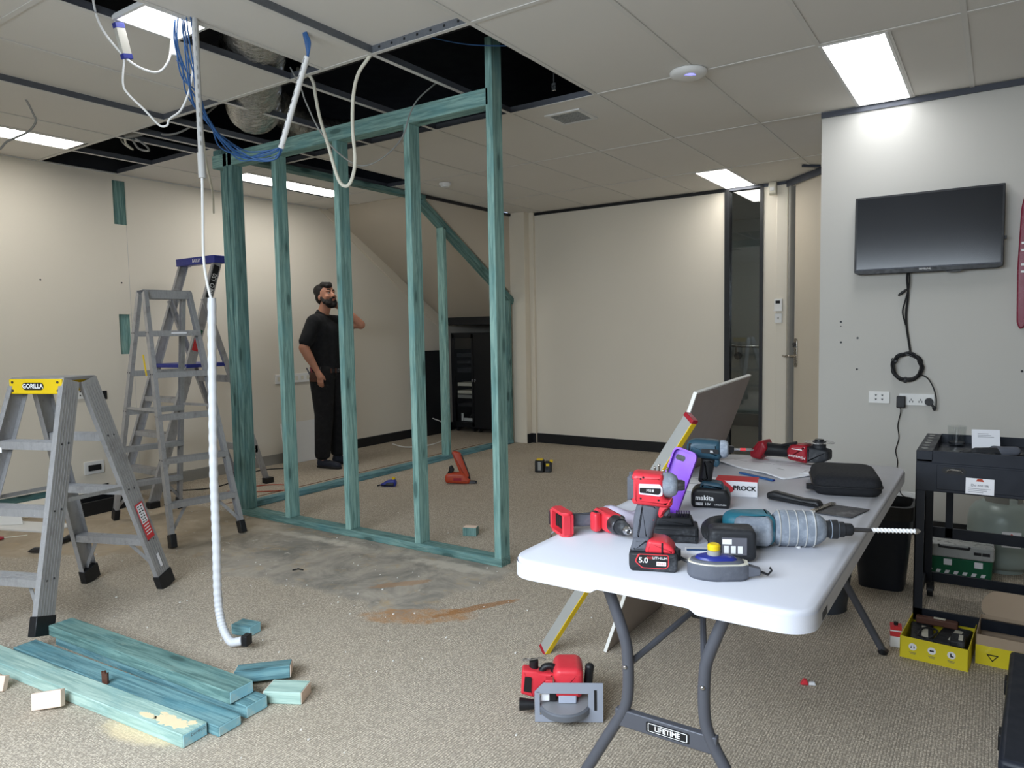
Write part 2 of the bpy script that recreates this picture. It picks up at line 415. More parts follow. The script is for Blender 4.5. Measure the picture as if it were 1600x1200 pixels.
    def ell(cx, cy, rx, ry, ang, na, ns, soft=.5):
        mp = g.n('ShaderNodeMapping'); mp.vector_type = 'TEXTURE'; g.put(mp,'Vector',o); mp.inputs['Location'].default_value = (cx,cy,0); mp.inputs['Rotation'].default_value = (0,0,R_(ang)); mp.inputs['Scale'].default_value = (rx,ry,1)
        x, y, z = g.xyz(mp.outputs[0])
        d = g.math('ADD', g.math('MULTIPLY',x,x), g.math('MULTIPLY',y,y)); d = g.math('ADD', d, g.math('MULTIPLY', g.math('SUBTRACT', g.noise(o, ns, 5, .7), .5), na))
        return g.ramp(d, 1.0, 1.0-soft)
    rust = g.math('MULTIPLY', ell(-2.2, 2.44, .34, .10, 32, 2.4, 9), ell(-2.2, 2.45, .30, .16, 30, .6, 5))
    c = g.mix(g.math('MULTIPLY',g.math('MULTIPLY',rust,g.ramp(g.noise(o,22,5,.7),.35,.6,.3,1)),.75), c, lin((178,132,86)))
    c = g.mix(g.math('MULTIPLY',ell(-2.02, 2.66, .26, .035, 60, 2.2, 12),.7), c, lin((160,112,66)))
    c = g.mix(g.math('MULTIPLY',ell(-2.55, 2.72, .20, .04, 50, 2.4, 12),.5), c, lin((166,122,78)))
    # glue line along the far plate
    c = g.mix(g.math('MULTIPLY', g.math('MULTIPLY', g.ramp(g.math('ABSOLUTE',g.math('ADD',X,4.98)), .016, .006), g.ramp(Y,3.3,3.4)), g.ramp(Y,6.9,6.6)), c, lin((104,66,46)))
    saw = g.math('MAXIMUM', ell(-2.32, 1.22, .22, .085, 12, 1.5, 14, .9), ell(-3.45, 1.2, .10, .07, 0, 1.2, 14, .9))
    saw = g.math('MAXIMUM', saw, ell(-2.35, 1.62, .12, .08, 0, 2.0, 16, 1.2))
    c = g.mix(g.math('MULTIPLY',saw,.8), c, lin((226,206,168)))
    wh = g.math('MAXIMUM', ell(-2.5, 3.08, .34, .07, 4, 2.6, 12, 1.0), ell(-3.6, 3.06, .6, .06, 2, 3.2, 10, 1.2))
    c = g.mix(g.math('MULTIPLY',wh,.7), c, lin((206,198,184)))
    hh = g.mix(conc, h, g.math('MULTIPLY', cn, .5))
    g.bump(hh, .55, .004)
    M['carpet'] = g.fin(c, .95, 0, .15)
mats()
# ------------------------------------------------------------------ room shell
def S(o): o['kind'] = 'structure'; return o
XL, YB, YT = -6.08, 7.14, 5.04          # left wall, far wall, television wall
XR, YN = 2.6, -1.05                      # unseen right and near walls
S(MB().box(-6.6, XR+.1, YN-.1, 10.2, -.1, 0).build('floor', M['carpet'], smooth=False))
def holed(name, mat, plane, c0, c1, u0, u1, v0, v1, holes, par=None):
    """slab between c0 and c1 on axis plane, spanning u,v, with rectangular openings"""
    us = sorted({u0,u1,*[h[0] for h in holes],*[h[1] for h in holes]}); vs = sorted({v0,v1,*[h[2] for h in holes],*[h[3] for h in holes]})
    m = MB()
    for i in range(len(us)-1):
        j = 0
        while j < len(vs)-1:
            def openc(jj): 
                cu = (us[i]+us[i+1])/2; cv = (vs[jj]+vs[jj+1])/2
                return any(h[0] < cu < h[1] and h[2] < cv < h[3] for h in holes)
            if openc(j): j += 1; continue
            k = j
            while k+1 < len(vs)-1 and not openc(k+1): k += 1
            if plane == 'x': m.box(c0,c1,us[i],us[i+1],vs[j],vs[k+1])
            else: m.box(us[i],us[i+1],c0,c1,vs[j],vs[k+1])
            j = k+1
    return m.build(name, mat, par, smooth=False)
TOP = 3.5
wl = S(holed('wall_left', M['wall'], 'x', XL-.013, XL, YN, 8.6, 0, ZC+.01, [(3.183,3.292,2.25,2.61),(3.178,3.272,1.174,1.507),(1.9,2.62,.062,.135),(2.66,3.02,.062,.115)]))
S(MB().box(XL-.2, XL-.07, YN, 8.6, 0, TOP).box(XL-.07, XL-.001, YN, 8.6, ZC+.012, TOP).build('wall_left_cavity', M['slab'], smooth=False))  # wall above the ceiling coloured dark so the openings look unlit
for y, z0, z1, mt in ((3.238, 2.2, 2.64, 'timber_dark'), (3.225, 1.1, 1.57, 'timber')):
    L = z1-z0; MB().box(-L/2, L/2, -.07, .07, -.02, .02).build('exposed_stud', M[mt], wl, T(XL-.04, y, (z0+z1)/2) @ RY(90) , smooth=False)
MB().box(-.5,.5,-.02,.02,-.05,.05).build('exposed_plate', M['timber_dark'], wl, T(XL-.04,2.3,.08) @ RZ(90), smooth=False)
m = MB()
for y, z in ((2.598,1.764),(3.216,1.768)): m.cyl((XL-.002,y,z),(XL+.001,y,z),.007,n=10)
m.build('screw_holes', M['black'], wl)
MB().box(XL, XL+.0006, 3.281, 3.284, .2, 2.25).build('sheet_joint', M['wall_grey'], wl)
S(MB().box(XL, XL+.014, 3.1, 5.55, 0, .10).build('baseboard_left', M['skirt_grey'], smooth=False))
S(MB().box(XL, XL+.014, 5.55, 8.5, 0, .105).build('baseboard_left_far', M['black_trim'], smooth=False))
# far wall with the tall glazed slot, column, alcove under the stair
wb = S(holed('wall_back', M['wall'], 'y', YB, YB+.1, -4.46, -1.60, 0, TOP, [(-2.235,-1.885,.0,2.645)]))
S(MB().box(-4.74, -4.52, 7.0, 8.6, 0, TOP).box(-4.52,-4.46,7.10,7.24,0,TOP).build('wall_column', M['column'], bev=.004))
S(MB().box(-4.46, -2.27, YB-.014, YB, 0, .11).box(-4.519,-4.505,7.0,YB,0,.11).box(-4.519,-4.46,7.09,7.1,0,.11).build('baseboard_back', M['black_trim'], smooth=False))
S(MB().box(-4.50, -2.24, YB-.012, YB, ZC-.032, ZC).build('trim_1', M['black_trim'], smooth=False))
S(MB().box(-4.745, -4.70, 5.50, 7.0, ZC-.030, ZC-.002).build('trim_2', M['black_trim'], smooth=False))
# sloping underside of the stair, its cheek and its stringer
sl = (2.643-1.54)/(5.55-7.39)
def zs(y): return ZC+(y-5.47)*sl
m = MB(); y0, y1 = 5.47, 7.42
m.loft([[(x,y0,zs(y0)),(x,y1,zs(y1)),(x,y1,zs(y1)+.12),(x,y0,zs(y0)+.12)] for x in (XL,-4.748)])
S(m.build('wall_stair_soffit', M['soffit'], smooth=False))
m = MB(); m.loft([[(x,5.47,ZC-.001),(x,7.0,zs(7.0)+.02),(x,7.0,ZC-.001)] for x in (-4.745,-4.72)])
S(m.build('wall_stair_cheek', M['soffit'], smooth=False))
m = MB(); m.loft([[(x,5.56,ZC-.004),(x,7.5,zs(7.5)-.055),(x,7.5,zs(7.5)-.19),(x,5.36,ZC-.004)] for x in (XL,XL+.02)])
S(m.build('trim_3', M['column'], smooth=False))
S(MB().box(XL,-4.6,8.5,8.6,0,1.9).box(XL,-4.6,7.42,8.6,1.47,1.5).build('wall_alcove', M['slab'], smooth=False))  # near-black colour puts the gloom of the unlit recess into its walls
S(MB().box(XL,-4.72,7.40,7.425,1.40,1.50).build('trim_4', M['black_trim'], smooth=False))
# angled door wall
DA = Vector((-1.64,7.12,0)); DD = Vector((.326,-.36,0)).normalized(); ANG = math.degrees(math.atan2(DD.y,DD.x))
DW = T(*DA) @ RZ(ANG)                       # local x along the wall, room on local -y side
def toroom(m): return m
wd = S(MB().box(-.06,.045,0,.09,0,TOP).box(1.02,1.6,0,.09,0,TOP).box(.045,1.02,0,.09,2.60,TOP).build('wall_door', M['wall'], None, DW, smooth=False))
dr = S(MB().box(.075,1.0,.012,.05,.012,2.60).build('door_1', M['door'], None, DW, bev=.003))
S(MB().box(.012,.046,-.02,.06,0,2.62).box(1.005,1.03,-.02,.06,0,2.62).build('trim_5', M['skirt_grey'], None, DW, smooth=False))
S(MB().box(.046,.068,.03,.06,0,2.62).build('door_gap_shade', M['black'], None, DW, smooth=False))  # black strip standing in for the shade of the open door gap
S(MB().box(-.05,1.6,-.025,.0,2.602,ZC).build('trim_6', M['grey_trim'], None, DW, smooth=False))
MB().prism(rr(.05,.27,.022,4),0,.012, T(.115,.012,1.06) @ RX(90)).build('lock_plate', M['chrome'], dr, bev=.002)
MB().tube(cat([(.11,0,1.03),(.11,-.05,1.03),(.09,-.062,1.03),(.03,-.06,1.025),(-.005,-.055,1.03)],5),.010,10).build('lever_handle', M['chrome'], dr)
MB().cyl((.105,.012,1.14),(.105,-.014,1.14),.014).box(.09,.12,-.01,.01,1.11,1.125).build('lock_cylinder', M['metal_d'], dr)
S(MB().box(0,.16,-.012,.012,-.02,0).build('ceiling_dark_trim', M['grey_trim'], None, T(-1.40,6.50,ZC) @ RZ(44), smooth=False))  # dark line of trim under the ceiling, no vent
# wall strip between glass and door
S(MB().box(-1.885,-1.63,YB-.012,YB-.0,ZC-.03,ZC).build('trim_7', M['grey_trim'], smooth=False))
S(MB().box(-1.76,-1.66,YB-.02,YB+.02,0,ZC-.03).build('wall_jamb_strip', M['wall'], bev=.003))
# glazed slot: frame + pane
w1 = S(MB().box(-2.255,-2.205,YB-.02,YB+.06,0,ZC).build('window_1', M['black_trim'], smooth=False))
MB().box(-1.915,-1.885,YB-.02,YB+.06,0,ZC).build('window_frame', M['black_trim'], w1, smooth=False)
MB().box(-2.205,-1.915,YB-.02,YB+.06,ZC-.03,ZC).build('window_frame', M['grey_trim'], w1, smooth=False)
MB().box(-2.205,-1.915,YB-.02,YB+.06,0,.03).build('window_frame', M['black_trim'], w1, smooth=False)
MB().box(-2.205,-1.915,YB+.02,YB+.026,.03,ZC-.03).build('pane', M['glass'], w1, smooth=False)
# corridor seen through the glass
S(MB().box(-4.6,1.0,9.6,9.7,0,TOP).build('wall_corridor', M['wall_grey'], smooth=False))
S(MB().box(-4.4,1.0,9.585,9.6,0,.16).build('baseboard_corridor', M['black_trim'], smooth=False))
S(MB().box(-4.5,1.0,7.25,9.6,2.70,2.72).build('ceiling_corridor', M['tile'], smooth=False))
S(MB().box(-4.52,-4.4,7.24,9.7,0,TOP).box(1.0,1.1,6.0,9.7,0,TOP).build('wall_corridor_ends', M['wall_grey'], smooth=False))
cp = thing('ceiling_light','white light panel in the corridor ceiling behind the glass','light',(-2.9,8.2,2.699))
MB().box(-.15,.15,-.3,.3,-.008,0).build('frame', M['tbar'], cp); MB().box(-.13,.13,-.28,.28,-.0095,-.0078).build('diffuser', emit('led_corridor',(250,252,255),6), cp, smooth=False)
hr = thing('handrail','brushed steel handrail on the corridor wall behind the glass','handrail',(0,0,0))
MB().tube([(-3.35,9.50,1.27),(-3.02,9.50,1.27-.19),(-2.78,9.5,1.06),(-2.5,9.5,1.05),(-2.42,9.5,1.0),(-2.42,9.5,.9)],.024,12).build('rail', M['chrome'], hr)
for x in (-2.85,-2.5): MB().tube([(x,9.5,1.05),(x,9.5,.97),(x,9.595,.93)],.012).cyl((x,9.58,.93),(x,9.6,.93),.05).build('bracket', M['metal_d'], hr)
# television wall
wt = S(MB().box(-.97, XR, YT, YT+.12, 0, TOP).build('wall_right', M['wall_grey'], smooth=False))
S(MB().box(-.972, XR, YT-.014, YT, ZC-.034, ZC).build('trim_8', M['grey_trim'], smooth=False))
S(MB().box(-.97, XR, YT-.012, YT, 0, .10).build('baseboard_right', M['black_trim'], smooth=False))
m = MB()
for x, z in ((-.84,1.328),(-.838,1.197),(-.741,1.224),(-.742,1.025),(.119,1.026),(-.84,1.30)): m.cyl((x,YT+.001,z),(x,YT-.002,z),.007 if z!=1.30 else .004,n=10)
m.build('screw_holes', M['black'], wt)
# unseen walls that close the room, with the daylight window
S(MB().box(XR,XR+.1,YN,5.1,0,TOP).build('wall_side', M['wall'], smooth=False))
wn = S(holed('wall_near', M['wall'], 'y', YN-.1, YN, -6.2, XR+.1, 0, TOP, [(-3.15,.15,1.18,2.48)]))
w2 = S(MB().box(-3.15,.15,YN-.07,YN-.03,1.18,1.23).box(-3.15,.15,YN-.07,YN-.03,2.43,2.48).box(-3.15,-3.10,YN-.07,YN-.03,1.18,2.48).box(.10,.15,YN-.07,YN-.03,1.18,2.48).build('window_2', M['grey_trim'], smooth=False))
for x in (-2.05,-.95): MB().box(x-.02,x+.02,YN-.07,YN-.03,1.23,2.43).build('window_mullion', M['grey_trim'], w2, smooth=False)
MB().box(-3.10,.10,YN-.053,YN-.047,1.23,2.43).build('pane', M['clear'], w2, smooth=False)
# ------------------------------------------------------------------ ceiling: slab above, grid bars and boards
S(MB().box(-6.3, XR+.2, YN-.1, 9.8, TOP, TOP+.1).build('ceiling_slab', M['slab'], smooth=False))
ceil = S(MB().box(XL,XL+.022,YN,5.47,ZC-.004,ZC+.0).build('ceiling', M['tbar'], smooth=False))
GX = [round(2.24-.6*k,3) for k in range(14)]          # 2.24 ... -5.56
GX = [2.6]+GX+[XL]
GY = [YN,.23,1.43,2.63,3.83,5.03,6.23,YB]
HOLE = set(); RAISED = set(); CUT = {}
def key(x,y): return (round(x,2),round(y,2))
for x in (-2.56,-3.16,-3.76,-4.36): HOLE.add(key(x,2.63))
CUT[key(-4.96,2.63)] = [(-4.96,-4.75,3.23,3.83)]
CUT[key(-5.56,2.63)] = [(-5.56,-4.96,3.23,3.83)]
CUT[key(XL,2.63)] = [(XL,-5.56,3.23,3.83)]
CUT[key(-4.96,3.83)] = [(-4.96,-4.75,3.83,5.03)]
CUT[key(-3.16,1.43)] = [(-2.90,-2.56,1.43,2.63)]
CUT[key(-3.16,.23)] = [(-2.90,-2.56,.23,1.43),(-3.16,-2.90,.23,.9)]
CUT[key(-.76,3.83)] = [(-.46,-.16,3.83,5.03)]
CUT[key(-2.56,6.23)] = [(-2.56,-2.26,6.23,YB)]
CUT[key(-5.56,3.83)] = [(-5.2,-4.96,3.83,5.03)]
CUT[key(-5.56,1.43)] = [(-5.26,-4.96,1.43,2.63)]
RAISED |= {key(-2.56,1.43), key(-4.36,1.43)}
tmesh = {}
def board(x0,x1,y0,y1,up=0):
    w, d = round(x1-x0-.012,3), round(y1-y0-.012,3)
    if (w,d) not in tmesh: tmesh[(w,d)] = MB().box(-w/2,w/2,-d/2,d/2,0,.012).mesh('ceiling_tile', M['tile'], False)
    obj('ceiling_tile', tmesh[(w,d)], ceil, T((x0+x1)/2,(y0+y1)/2,ZC+.0025+up))
for i in range(len(GX)-1):
    for j in range(len(GY)-1):
        x1, x0, y0, y1 = GX[i], GX[i+1], GY[j], GY[j+1]
        if y0 > 5.0 and x0 > -.96 : continue
        if y0 > 4.9 and x1 < -4.7:
            if y0 < 5.4: board(x0,x1,y0,5.46)
            continue
        if y0 > 5.2 and x0 < -4.72 < x1: x0 = -4.7
        k = key(GX[i+1],y0)
        if k in HOLE: continue
        if k in CUT:
            for c in CUT[k]: board(*c)
            continue
        board(x0,x1,y0,y1,.030 if k in RAISED else 0)
bm_ = {}
def bar(L, along, cx, cy, web=True):
    L = round(L,3)
    if (L,along) not in bm_:
        m = MB()
        if along == 'x': m.box(-L/2,L/2,-.012,.012,-.002,.001).box(-L/2,L/2,-.0015,.0015,.001,.038)
        else: m.box(-.012,.012,-L/2,L/2,-.002,.001).box(-.0015,.0015,-L/2,L/2,.001,.038)
        bm_[(L,along)] = m.mesh('grid_bar', M['gridbar'], False); bm_[(L,along)].materials.append(M['strip'])
        for p_ in bm_[(L,along)].polygons: p_.material_index = 1 if p_.center.z > .0015 else 0
    obj('grid_bar', bm_[(L,along)], ceil, T(cx,cy,ZC))
for y in GY[1:-1]:
    xr = -.97 if y > 5.1 else XR; xl = -4.7 if y > 5.5 else XL
    if abs(y-5.03) < .01: xr = -.97
    bar(xr-xl,'x',(xr+xl)/2,y)
for x in GX[1:-1]:
    ye = 5.03 if x > -.97 else (5.46 if x < -4.7 else YB)
    bar(ye-YN,'y',x,(ye+YN)/2)
for a,b,y in ((XL,-4.75,3.23),): bar(b-a,'x',(a+b)/2,y)
for x,a,b in ((-2.90,.23,2.63),(-4.75,2.63,5.03),(-.46,3.83,5.03),(-2.26,6.23,YB),(-5.2,3.83,5.03),(-5.26,1.43,2.63)): bar(b-a,'y',x,(a+b)/2)
# galvanised webs showing where boards are pushed up
m = MB().box(-4.3475,-4.343,1.43,2.63,.0,.042, T(0,0,ZC)).box(-4.36,-3.76,2.615,2.6185,0,.042,T(0,0,ZC)); m.build('grid_web', M['strip'], ceil, smooth=False)
m = MB().box(-2.5475,-2.543,1.43,2.63,.0,.05, T(0,0,ZC)).box(-2.56,-1.96,2.615,2.6185,0,.05,T(0,0,ZC)); m.build('grid_web', M['web'], ceil, smooth=False)
m = MB()
for k in range(7): m.box(-2.5+k*.08,-2.49+k*.08,2.612,2.616,.012,.022,T(0,0,ZC))
m.build('web_slots', M['black'], ceil, smooth=False)
# light panels (300 wide) set into the grid
def panel(x0,x1,y0,y1,label,m_=None,z=ZC,fr=.014):
    t = thing('ceiling_light', label, 'light', ((x0+x1)/2,(y0+y1)/2,z))
    w, d = x1-x0, y1-y0
    MB().box(-w/2,w/2,-d/2,-d/2+fr,-.004,.012).box(-w/2,w/2,d/2-fr,d/2,-.004,.012).box(-w/2,-w/2+fr,-d/2+fr,d/2-fr,-.004,.012).box(w/2-fr,w/2,-d/2+fr,d/2-fr,-.004,.012).build('frame', M['tbar'], t, smooth=False)
    MB().box(-w/2+fr,w/2-fr,-d/2+fr,d/2-fr,.0,.008).build('diffuser', m_ or M['led'], t, smooth=False)
    MB().box(-w/2+.005,w/2-.005,-d/2+.005,d/2-.005,.009,.02).build('back_pan', M['tbar'], t, smooth=False)
    return t
panel(-.76,-.46,3.842,5.018,'glowing white rectangular light panel above the television wall', emit('led_cool',(250,252,255),4.6))
panel(-2.25,-1.94,6.24,7.125,'glowing white light panel above the tall narrow window', emit('led_far',(255,251,244),6))
panel(-5.50,-5.21,3.842,5.018,'long glowing light panel above the man, behind the timber frame')
panel(-5.55,-5.27,1.443,2.60,'glowing light panel at the far left edge of the ceiling')
panel(-3.155,-2.905,1.69,1.985,'small glowing light panel beside the hanging white driver box', emit('led_small',(252,253,255),3.2))
# round wireless access point, return-air vent, detectors
t = thing('access_point','round white ceiling access point with a blue glow','access point',(-1.395,3.79,ZC))
MB().lathe([(.095,0),(.098,-.006),(.094,-.018),(.08,-.028),(.045,-.034),(.001,-.035)],40).build('cover', M['white_pl'], t)
MB().lathe([(.030,-.0352),(.030,-.0362),(.012,-.0367),(.001,-.0367)],24,T(.018,-.028,.0025)).build('status_light', emit('ap_glow',(110,110,255),.9), t)
t = thing('air_vent','small square grey air vent in the ceiling beside the dark opening','vent',(-2.29,4.125,ZC))
MB().box(-.125,.125,-.125,-.1,-.006,.002).box(-.125,.125,.1,.125,-.006,.002).box(-.125,-.1,-.1,.1,-.006,.002).box(.1,.125,-.1,.1,-.006,.002).build('frame', M['tbar'], t, smooth=False)
for k in range(9): MB().box(-.1,.1,-.004,.004,-.0045,.0,T(0,-.088+k*.022,0) @ RX(35)).build('slat', M['grey_cable'], t, smooth=False)
for x,y,l in ((-3.5,3.95,'small round white detector on the ceiling behind the second stud'),(-4.2,5.2,'small round white detector near the sloping soffit')):
    t = thing('smoke_detector', l, 'detector', (x,y,ZC-.002)); MB().lathe([(.055,0),(.055,-.012),(.045,-.025)],24).build('base', M['white_pl'], t); MB().lathe([(.04,-.025),(.038,-.036),(.02,-.04)],24).build('sensor_cap', M['white_pl'], t)
# foil ducts and dark pipework above the openings
d = thing('foil_duct','crinkled silver foil air duct seen through the ceiling opening','duct',(0,0,0))
path = cat([(-2.1,1.68,2.98),(-2.75,2.12,2.88),(-3.05,2.33,2.855),(-3.4,2.58,2.845),(-3.75,2.83,2.82),(-4.0,3.02,2.80),(-4.25,3.22,2.86),(-4.6,3.55,3.05)],26)
def crinkle(path, r, n=40, amp=.0075):
    m = MB(); random.seed(11); m.tube(path, r, n)
    vs = []
    for i, v in enumerate(m.v):
        k, q = divmod(i, n); c = Vector(path[min(k,len(path)-1)]); p = Vector(v); dv = p-c
        f = 1+(amp/r)*(math.sin(k*2.05+1.4*math.sin(q*.55))*.9+.35*math.sin(k*.83+q*.9)*math.sin(q*.37+k*.21)+random.uniform(-.35,.35))
        vs.append(tuple(c+dv*f))
    m.v = vs; return m
crinkle(path, .165).build('duct_skin', M['foil'], d, ang=70)
d = thing('foil_duct','strip of silver foil duct above the sloping side opening','duct',(0,0,0))
crinkle(cat([(-4.7,3.75,3.12),(-4.62,3.95,2.96),(-4.58,4.3,2.96),(-4.5,4.9,3.1)],20),.12,32).build('duct_skin', M['foil'], d, ang=70)
d = thing('steel_purlin','dark steel purlin crossing above the ceiling openings','beam',(0,0,0))
MB().box(-6.0,2.0,3.35,3.41,3.05,3.25).build('web_plate', M['metal_d'], d, smooth=False); MB().box(-6.0,2.0,3.30,3.41,3.04,3.05).build('flange', M['metal_d'], d, smooth=False)
t = thing('hanger_rod','thin steel ceiling hanger rod inside the right opening','rod',(-2.12,3.62,ZC)); MB().cyl((0,0,.03),(0,0,.84),.004).build('rod', M['metal'], t); MB().box(-.012,.012,-.004,.004,.0,.04).build('clip', M['metal'], t)
# ------------------------------------------------------------------ treated-pine stud walls
tm = {}
def timber(name, par, L, w, d, Mx, mat='timber', bev=.0025):
    """length along local x, w along y, d along z"""
    k = (round(L,3),w,d,mat)
    if k not in tm: tm[k] = MB().box(-L/2,L/2,-w/2,w/2,-d/2,d/2).mesh(name, M[mat], False)
    return obj(name, tm[k], par, Mx, bev, 1)
UP = RY(-90)
fa = thing('stud_wall','green-blue treated pine stud wall frame facing the camera','stud wall',(-3.425,3.245,0))
def A(x,y,z): return T(x+3.45, y-3.2, z)
timber('bottom_plate', fa, 2.37, .09, .045, A(-3.46,3.2,.0225), 'timber_dark')
zt = 2.6
timber('top_plate', fa, 2.45, .09, .09, A(-3.53,3.2,zt-.045), 'timber')
for x, mt in ((-4.08,'timber'),(-3.485,'timber'),(-2.89,'timber')):
    timber('stud', fa, zt-.09-.045, .09, .045, A(x,3.2,(zt-.09+.045)/2) @ UP @ RX(90) @ RX(90), mt)
timber('stud', fa, 2.86-.045, .09, .045, A(-2.30,3.2,(2.86+.045)/2) @ UP, 'timber')
for x, y in ((-4.555,3.2),(-4.61,3.2)):
    timber('stud', fa, zt-.045, .09, .045, A(x,y,(zt+.045)/2) @ UP, 'timber_dark')
nm = MB()
for k in range(26):
    x = random.choice((-4.08,-3.485,-2.89,-2.30))+random.uniform(-.015,.015); nm.cyl((x+3.45,-.0455,random.choice((.02,.03,2.55,2.53,2.56))),(x+3.45,-.0445,random.choice((.02,.03,2.55))),.003,n=6)
fb = thing('stud_wall','treated pine frame with a sloping brace running towards the far column','stud wall',(-4.72,5.2,0))
def B(x,y,z): return T(x+4.72, y-5.2, z)
timber('bottom_plate', fb, 3.66, .09, .045, B(-4.72,5.12,.0225) @ RZ(90), 'timber_blue')
timber('top_plate', fb, 2.25, .09, .045, B(-4.72,4.36,2.6275) @ RZ(90), 'timber_dark')
for x,y in ((-4.69,3.33),(-4.75,3.33)):
    timber('stud', fb, zt-.045, .045, .09, B(x,y,(zt+.045)/2) @ UP, 'timber_dark')
# short stud, sloped brace, far post
sA = Vector((0,5.43,2.59)); sB = Vector((0,7.0,2.59+1.57*sl)); d_ = sB-sA
timber('sloping_brace', fb, d_.length, .09, .07, B(-4.72,0,0) @ T(0,(sA.y+sB.y)/2,(sA.z+sB.z)/2) @ RX(math.degrees(math.atan2(d_.z,d_.y))) @ RZ(90), 'timber_dark')
timber('stud', fb, 2.38-.045, .045, .09, B(-4.72,5.76,(2.36+.045)/2) @ UP, 'timber')
timber('stud', fb, 1.66-.045, .045, .09, B(-4.72,6.92,(1.66+.045)/2) @ UP, 'timber_dark')
# ------------------------------------------------------------------ timbers and blocks on the floor, lower left
def lumber(name, label, a, b, w, h, z, mat, group=None, ends='timber_end'):
    a = Vector((*a,0)); b = Vector((*b,0)); d = b-a; L = d.length
    t = thing(name, label, 'timber', M=T(*((a+b)/2+Vector((0,0,z)))) @ RZ(math.degrees(math.atan2(d.y,d.x))), group=group)
    timber('length', t, L, w, h, T(0,0,h/2), mat)
    if ends:
        for s in (-1,1): MB().box(-.0015,.0015,-w/2+.003,w/2-.003,.003,h-.003).build('sawn_end', M[ends], t, T(s*L/2,0,0))
    return t
G1 = 'offcut timbers stacked on the carpet'
t = lumber('timber_length','pale green timber lying nearest the camera with sawdust on its end',(-3.46,1.165),(-2.12,1.275),.092,.045,0,'timber_pale',G1)
text('DAMPCO',.013,M['ink'],t,T(.6735,.012,.030) @ FX)
random.seed(3)
for cx_,cy_,ra_,rb_ in ((.57,-.008,.085,.028),(.46,-.02,.045,.014),(-.62,.0,.05,.036),(.635,.02,.02,.012),(.50,.014,.02,.008)):
    MB().prism([(cx_+ra_*math.cos(q*PI/24)*random.uniform(.72,1.1),max(-.0455,min(.0455,cy_+rb_*math.sin(q*PI/24)*random.uniform(.65,1.15)))) for q in range(48)],.0448,.0456).build('sawdust_patch', M['sawdust'], t)
lumber('timber_length','bright blue timber squeezed between the two outer lengths',(-3.36,1.285),(-2.08,1.375),.09,.036,0,'timber_blue',G1)
t = lumber('timber_length','dark weathered green timber on top of the floor stack',(-3.33,1.415),(-2.155,1.475),.10,.045,.046,'timber_dark',G1)
lumber('timber_length','lower blue-ended length carrying the dark weathered timber',(-3.32,1.43),(-2.10,1.495),.09,.045,0,'timber_blue',G1)
t = thing('wood_chip','torn sliver of bare wood standing in the timber stack','chip',(-2.70,1.285,.036),20); MB().pxz([(-.012,0),(.012,0),(.013,.045),(.006,.038),(.0,.05),(-.006,.041),(-.013,.047)],-.004,.004).build('sliver', M['leather'], t)
def block(label, x, y, rz, L, w, h, mat='timber_blue', z=0, ends='timber_end', rx=0):
    t = thing('timber_block', label, 'offcut', M=T(x,y,z) @ RZ(rz) @ RX(rx), group='offcut blocks on the floor')
    timber('block_body', t, L, w, h, T(0,0,h/2), mat)
    if ends:
        for s in (-1,1): MB().box(-.001,.001,-w/2+.002,w/2-.002,.002,h-.002).build('sawn_end', M[ends], t, T(s*L/2,0,0))
block('blue timber block touching the end of the stack with a sawn pale end',-2.095,1.62,28,.14,.09,.045,'timber_pale',0,'pine')
block('tilted blue timber block wedged behind the stack end',-2.28,1.66,46,.2,.09,.045,'timber_blue',.012,'pine',-9)
block('blue timber block lying behind the hanging white conduit end',-2.72,1.90,12,.10,.07,.045)
t = thing('timber_block','small timber block standing on end behind the bottom plate','offcut',M=T(-2.79,3.63,0) @ RZ(20),group='offcut blocks on the floor'); timber('block_body',t,.055,.06,.09,T(0,0,.0275) @ UP,'timber_dark'); MB().box(-.042,.042,-.028,.028,.0545,.0562).build('sawn_end', M['pine'], t)
t = thing('timber_block','bare pale pine offcut leaning in front of the timber stack','offcut',M=T(-2.752,1.112,.006) @ RZ(32) @ RY(-9) @ RX(-16), group='offcut blocks on the floor'); MB().box(-.055,.055,-.012,.012,0,.058).build('block_body', M['pine'], t, bev=.002)
t = thing('timber_block','bare pine offcut cut off by the left picture edge','offcut',M=T(-3.09,1.06,0) @ RZ(30) @ RX(-20), group='offcut blocks on the floor'); MB().box(-.055,.055,-.012,.012,0,.055).build('block_body', M['pine'], t, bev=.002)
